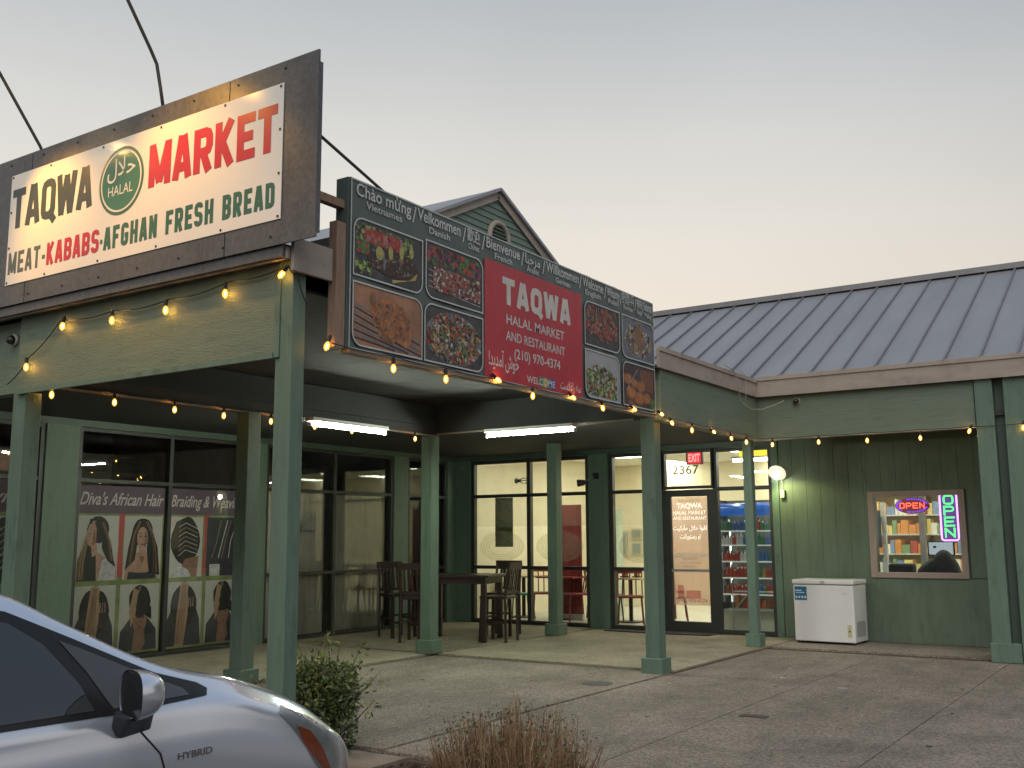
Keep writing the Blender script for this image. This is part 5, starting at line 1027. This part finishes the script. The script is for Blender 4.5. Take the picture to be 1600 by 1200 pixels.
bush('green evergreen shrub with pale new growth beside the corner post')
def drybush(cx, cy, wdt, hgt, n, label, leafn):
    t = thing('dry_shrub', label, 'shrub', (cx, cy, -.1)); tw = MB(); b = flat()
    for i in range(n):
        u = rnd.uniform(-1, 1); v = rnd.uniform(-1, 1); x0 = cx + u * wdt * .42; y0 = cy + v * wdt * .3; h_ = hgt * rnd.uniform(.45, 1.0) * (1 - .38 * u * u) * (.84 + .16 * math.sin(u * 8 + 1) * math.cos(v * 5)); p0 = Vector((x0, y0, -.1)); p1 = Vector((x0 + u * .05 + rnd.gauss(0, .03), y0 + v * .08 + rnd.gauss(0, .03), -.1 + h_))
        tw.k = rnd.choice([0, 0, 1, 2]); pm = p0.lerp(p1, .5) + Vector((rnd.gauss(0, .01), rnd.gauss(0, .01), 0)); tw.tube([p0, pm, p1], [.0035, .003, .0016], 3)
        for j in range(2):
            q = rnd.uniform(.3, .9); s0 = p0.lerp(p1, q); s1 = s0 + Vector((rnd.gauss(0, .03), rnd.gauss(0, .03), rnd.uniform(.03, .09))); tw.tube([s0, s1], [.0022, .0012], 3)
    for i in range(leafn):
        u = rnd.uniform(-1, 1); z = -.1 + hgt * rnd.uniform(.05, .85) * (1 - .3 * u * u)
        leafquad(b, Vector((cx + u * wdt * .5, cy + rnd.uniform(-.3, .3) * wdt, z)), rnd.uniform(.008, .016), rnd.choice([0, 1, 3, 3, 0]))
    tw.build('twigs', [mat('straw twig', (.24, .15, .075), .8), mat('brown twig', (.12, .07, .035), .8), mat('pale twig', (.36, .26, .15), .8)], t); b.build('foliage', LEAF, t)
drybush(-3.56, 5.35, .92, .62, 850, 'brown dry clipped shrub in the bottom centre of the bed', 1500)
drybush(-2.85, 5.2, .4, .22, 100, 'low green and brown tuft right of the dry shrub', 500)

# ------------------------------------------------------------------ CAR
CAR = thing('parked_car', 'silver hatchback parked at the left, nose towards the shrubs', 'car', (-3.97, 1.5, -.16))
CG = -.16; CX = -3.97; NOSE = 3.78
PAINT = mat('silver car paint', (.70, .78, .92), .20, metal=.65, var=.0, coat=.9); CBLK = mat('black trim', (.012, .012, .013), .3, var=0); CGL = mat('tinted car glass', (.018, .021, .024), .04, var=0, spec=.9, coat=1.0)
def interp(tab, s_):
    n = len(tab)
    if s_ <= tab[0][0]: return tab[0][1]
    if s_ >= tab[-1][0]: return tab[-1][1]
    for i in range(n - 1):
        if tab[i][0] <= s_ <= tab[i + 1][0]:
            x0, y0 = tab[i]; x1, y1 = tab[i + 1]; h_ = x1 - x0
            ds = [(tab[k_ + 1][1] - tab[k_][1]) / (tab[k_ + 1][0] - tab[k_][0]) for k_ in range(n - 1)]
            def sl_(k_):
                if k_ == 0 : return ds[0]
                if k_ == n - 1: return ds[-1]
                return 0 if ds[k_ - 1] * ds[k_] <= 0 else 2 * ds[k_ - 1] * ds[k_] / (ds[k_ - 1] + ds[k_])
            m0, m1 = sl_(i), sl_(i + 1); t = (s_ - x0) / h_
            return y0 * (1 + 2 * t) * (1 - t) ** 2 + m0 * h_ * t * (1 - t) ** 2 + y1 * t * t * (3 - 2 * t) + m1 * h_ * t * t * (t - 1)
WSH = [(0, .40), (.06, .56), (.15, .67), (.28, .745), (.45, .79), (.77, .835), (1.15, .862), (2, .87), (3.4, .865), (4.0, .83), (4.3, .76), (4.46, .62)]
ZSH = [(0, .50), (.15, .64), (.3, .74), (.45, .80), (.62, .868), (.8, .925), (.97, .975), (1.15, 1.0), (1.5, 1.01), (2, 1.015), (3, 1.05), (4, 1.08), (4.3, 1.03), (4.46, .85)]
ZR = [(0, .56), (.15, .70), (.3, .80), (.45, .875), (.62, .945), (.8, 1.01), (.97, 1.06), (1.15, 1.095), (1.32, 1.152), (1.62, 1.292), (1.85, 1.402), (2.1, 1.460), (2.5, 1.478), (3.0, 1.45), (3.6, 1.34), (4.1, 1.19), (4.35, 1.07), (4.46, .88)]
WR = [(0, .35), (.15, .55), (.3, .62), (.45, .665), (.8, .715), (1.0, .75), (1.15, .765), (1.32, .752), (1.62, .715), (1.85, .68), (2.5, .62), (3.5, .58), (4.2, .56), (4.46, .5)]
ZC = [(0, .57), (.15, .73), (.3, .84), (.45, .92), (.8, 1.04), (1.05, 1.095), (1.3, 1.165), (1.62, 1.32), (1.85, 1.425), (2.1, 1.480), (2.5, 1.50), (3.0, 1.48), (3.6, 1.38), (4.1, 1.23), (4.35, 1.11), (4.46, .9)]
def prof_(s_):
    w_ = interp(WSH, s_); zs = interp(ZSH, s_); zr = interp(ZR, s_); wr = interp(WR, s_); zc = interp(ZC, s_)
    zl = .20 + .0 * s_
    pts = [(w_ - .06, zl), (w_ - .02, zl + .10), (w_ + .004, min(zs - .06, .50)), (w_ + .012, zs * .80), (w_ + .002, zs * .93), (w_ - .012, zs), (w_ + (wr - w_) * .5, zs + (zr - zs) * .52), (wr, zr), (wr * .9, zr + (zc - zr) * .45), (wr * .6, zr + (zc - zr) * .85), (wr * .3, zr + (zc - zr) * .97), (0, zc)]
    return pts
def dense(pts, sub=4):
    out = []; n = len(pts)
    for i in range(n - 1):
        p0 = pts[max(i - 1, 0)]; p1 = pts[i]; p2 = pts[i + 1]; p3 = pts[min(i + 2, n - 1)]
        for k_ in range(sub):
            t = k_ / sub; out.append(tuple(.5 * ((2 * p1[c]) + (-p0[c] + p2[c]) * t + (2 * p0[c] - 5 * p1[c] + 4 * p2[c] - p3[c]) * t * t + (-p0[c] + 3 * p1[c] - 3 * p2[c] + p3[c]) * t ** 3) for c in (0, 1)))
    out.append(pts[-1]); return out
NS = 130; ss = [4.46 * (i / NS) for i in range(NS + 1)]; rows = [dense(prof_(s_)) for s_ in ss]; nP = len(rows[0])
WHL = [(.93, .32), (3.63, .32)]
cb = MB(); vs = []; fs = []
full = [[(w_, z) for w_, z in r_] + [(-w_, z) for w_, z in reversed(r_[:-1])] for r_ in rows]; nF = len(full[0])
for i, r_ in enumerate(full):
    for (w_, z) in r_: vs.append((CX + w_, NOSE - ss[i], CG + z))
for i in range(NS):
    for j in range(nF - 1):
        a, b_, c_, d_ = i * nF + j, i * nF + j + 1, (i + 1) * nF + j + 1, (i + 1) * nF + j; sm_ = (ss[i] + ss[i + 1]) / 2; zm = (full[i][j][1] + full[i][j + 1][1]) / 2
        if any((sm_ - wx) ** 2 + (zm - wz) ** 2 < .365 ** 2 for wx, wz in WHL) and abs(full[i][j][0]) > .5 and zm < .72: continue
        fs.append((a, b_, c_, d_))
fs.append(tuple(range(nF))); fs.append(tuple(range(NS * nF, NS * nF + nF))[::-1])
cb.add(vs, fs); body = cb.build('body', PAINT, CAR, smooth=True)
def side_w(s_, z):
    r_ = dense(prof_(s_), 6)
    for k_ in range(len(r_) - 1):
        if r_[k_][1] <= z <= r_[k_ + 1][1] and k_ < len(r_) - 1:
            t = (z - r_[k_][1]) / max(1e-6, r_[k_ + 1][1] - r_[k_][1]); return r_[k_][0] + t * (r_[k_ + 1][0] - r_[k_][0])
    return r_[-1][0] if z > r_[-1][1] else r_[0][0]
def patch(poly, off, name, mt, par, sides=(1,), cuts=4, sm=True):
    bm = bmesh.new(); vv = [bm.verts.new((x, z, 0)) for x, z in poly]; bm.faces.new(vv); bmesh.ops.triangulate(bm, faces=bm.faces)
    for _ in range(cuts): 
        le = [e for e in bm.edges if e.calc_length() > .035]
        if not le: break
        bmesh.ops.subdivide_edges(bm, edges=le, cuts=1); bmesh.ops.triangulate(bm, faces=bm.faces)
    bm.verts.ensure_lookup_table(); pv = [(v.co.x, v.co.y) for v in bm.verts]; pf = [tuple(v.index for v in f.verts) for f in bm.faces]; bm.free(); o = None
    for sd in sides:
        b = MB(); b.add([(CX + sd * (side_w(x, z) + off), NOSE - x, CG + z) for x, z in pv], pf); o = b.build(name, mt, par, smooth=sm)
    return o
# side glass: dark surround, then panes
sur = [(1.12, 1.018), (1.10, 1.04), (1.14, 1.064), (1.32, 1.118), (1.62, 1.258), (1.85, 1.362), (2.1, 1.41), (2.5, 1.425), (3.0, 1.39), (3.4, 1.32), (3.75, 1.16), (3.7, 1.075), (3.0, 1.05), (2.0, 1.01), (1.5, 1.005)]
patch(sur, .004, 'window_surround', CBLK, CAR, (1, -1))
patch([(1.60, 1.028), (1.64, 1.12), (1.74, 1.25), (1.85, 1.325), (2.1, 1.382), (2.38, 1.395), (2.42, 1.035), (2.0, 1.03)], .007, 'window_glass', CGL, CAR, (1, -1))
patch([(1.20, 1.030), (1.22, 1.055), (1.34, 1.105), (1.60, 1.225), (1.68, 1.258), (1.60, 1.15), (1.53, 1.025)], .007, 'quarter_glass', mat('quarter glass', (.05, .052, .055), .06, var=0, coat=1), CAR, (1, -1))
patch([(2.50, 1.04), (2.46, 1.375), (3.0, 1.355), (3.3, 1.29), (3.35, 1.06)], .007, 'rear_door_glass', CGL, CAR, (1, -1))
# seams
def seam(pts, w_=.006, sd=1):
    b = MB(); P_ = [Vector((CX + sd * (side_w(x, z) + .002), NOSE - x, CG + z)) for x, z in pts]; b.tube(P_, w_ / 2, 5); return b.build('panel_gap', CBLK, body)
import itertools
def lerp_pts(pts, n=6): return [(a[0] + (b_[0] - a[0]) * k_ / n, a[1] + (b_[1] - a[1]) * k_ / n) for a, b_ in zip(pts[:-1], pts[1:]) for k_ in range(n)] + [pts[-1]]
seam(lerp_pts([(1.46, 1.0), (1.42, .93), (1.345, .85), (1.31, .75), (1.30, .45), (1.33, .3)])); seam(lerp_pts([(2.44, 1.02), (2.44, .6), (2.42, .3)]))
seam(lerp_pts([(.40, .60), (.47, .50), (.55, .36)]))
# windshield, hood line
b = MB(); 
rowsW = []
for s_ in [1.16 + .06 * i for i in range(14)]:
    wr = interp(WR, s_); zr = interp(ZR, s_); zc = interp(ZC, s_); rowsW.append([(CX + wr * u * .93, NOSE - s_, CG + zr + (zc - zr) * (1 - (abs(u) * .93) ** 2.4) + .006) for u in [-1 + .1 * k_ for k_ in range(21)]])
for i in range(13):
    for k_ in range(20): b.add([rowsW[i][k_], rowsW[i][k_ + 1], rowsW[i + 1][k_ + 1], rowsW[i + 1][k_]], [(0, 1, 2, 3)])
b.build('windscreen', CGL, CAR, smooth=True)
# headlights
HLC = glass('headlight lens', (.97, .98, 1), .08, .02)
hlp = [(.74, .90), (.69, .922), (.58, .885), (.44, .81), (.33, .715), (.30, .64), (.33, .59), (.42, .60), (.50, .655), (.58, .755), (.66, .835)]
for sd in (1, -1):
    o = patch(hlp, .003, 'headlight', mat('headlight chrome', (.82, .84, .86), .22, metal=.6, var=.22, vscale=14), CAR, (sd,))
    patch([(.62, .83), (.54, .80), (.46, .72), (.40, .62), (.45, .63), (.52, .69), (.60, .77)], .006, 'indicator', mat('amber indicator', (.65, .10, .02), .25, var=.2, vscale=40), o, (sd,), sm=True)
    patch(hlp, .010, 'lens', HLC, o, (sd,))
# handles, wheels, arches
TY = MB
for (wx, wz) in WHL:
    for sd in (1, -1):
        wx_ = CX + sd * .80; c = Vector((wx_, NOSE - wx, CG + wz)); ax = Vector((sd, 0, 0))
        wo = MB().lathe(c - ax * .17, ax, [(0, .22), (.01, .30), (.03, .318), (.17, .318), (.195, .30), (.20, .22)], 36).build('wheel', RUBBER, CAR, smooth=True)
        rm = MB(); rm.lathe(c + ax * .015, ax, [(0, .215), (.012, .218), (.02, .205), (.0, .19)], 30)
        for k_ in range(7):
            a = 2 * math.pi * k_ / 7; rm.bar(c + ax * .02, c + ax * .02 + Vector((0, math.cos(a), math.sin(a))) * .2, .05, .012, up=ax)
        rm.build('rim', METAL, wo)
        ar_ = MB(); ar_.tube([(CX + sd * (side_w(wx + .368 * math.cos(t), max(.2, wz + .368 * math.sin(t))) - .004), NOSE - wx - .368 * math.cos(t), CG + wz + .368 * math.sin(t)) for t in [R(a) for a in range(-10, 191, 6)]], .012, 6); ar_.build('arch_lip', PAINT, body, smooth=True)
        MB().lathe(Vector((CX + sd * .45, c.y, c.z)), ax, [(0, .36), (.30, .375)], 30).build('wheel_well', CBLK, CAR)
MB().box(CX - .7, CX + .7, NOSE - 4.2, NOSE - .4, CG + .17, CG + .30).build('underbody', CBLK, CAR)
# door handle, mirror
hp = [(2.28, .90), (2.20, .905), (2.12, .90)]
MB().tube([(CX + side_w(x, z) + (.03 if i == 1 else .015), NOSE - x, CG + z) for i, (x, z) in enumerate(hp)], .014, 6).build('door_handle', PAINT, CAR, smooth=True)
def mirror(sd):
    mc = Vector((CX + sd * .975, NOSE - 1.55, CG + 1.08)); b = MB(); nU, nV = 20, 12; vs = []
    # ellipsoidal shell, open towards the rear (-y), deeper in front
    for j in range(nV + 1):
        ph = math.pi / 2 * j / nV
        for i in range(nU):
            th = 2 * math.pi * i / nU; sq = lambda v: math.copysign(abs(v) ** .75, v)
            vs.append(mc + Vector((sd * .088 * sq(math.cos(th)) * math.cos(ph) ** .7, .115 * math.sin(ph) - .02 * math.cos(th) * (1 - j / nV), .082 * sq(math.sin(th)) * math.cos(ph) ** .7)))
    b.add(vs, [(j * nU + i, j * nU + (i + 1) % nU, (j + 1) * nU + (i + 1) % nU, (j + 1) * nU + i) for j in range(nV) for i in range(nU)]); o = b.build('wing_mirror', PAINT, CAR, smooth=True)
    g_ = MB(); g_.add([mc + Vector((sd * .085 * math.copysign(abs(math.cos(t)) ** .75, math.cos(t)), .002 - .02 * math.cos(t), .078 * math.copysign(abs(math.sin(t)) ** .75, math.sin(t)))) for t in [2 * math.pi * k_ / 24 for k_ in range(24)]], [tuple(range(24))]); g_.build('mirror_glass', mat('mirror glass', (.05, .055, .06), .05, metal=.6, var=0), o)
    f_ = MB(); q = [mc + Vector((sd * x, y, z)) for x, y, z in ((-.07, -.02, -.055), (.03, -.02, -.07), (.03, .08, -.06), (-.07, .08, -.05), (-.15, .03, -.15), (-.09, .03, -.155), (-.09, .16, -.14), (-.15, .16, -.14))]
    f_.add(q, [(0, 1, 2, 3), (4, 7, 6, 5), (0, 4, 5, 1), (1, 5, 6, 2), (2, 6, 7, 3), (3, 7, 4, 0)]); f_.build('mirror_foot', CBLK, o, bevel=.012)
mirror(1); mirror(-1)
# fender lettering
PC = PL((CX + side_w(1.1, .80) + .006, NOSE, CG), (0, 1, 0), (0, 0, 1), (1, 0, 0)); f = flat(); text(f, PC, 'HYBRID', -1.27, .815, .034, 0, fit=.155, bold=.02)
f.build('emblem', mat('chrome', (.75, .75, .76), .15, metal=1), CAR)
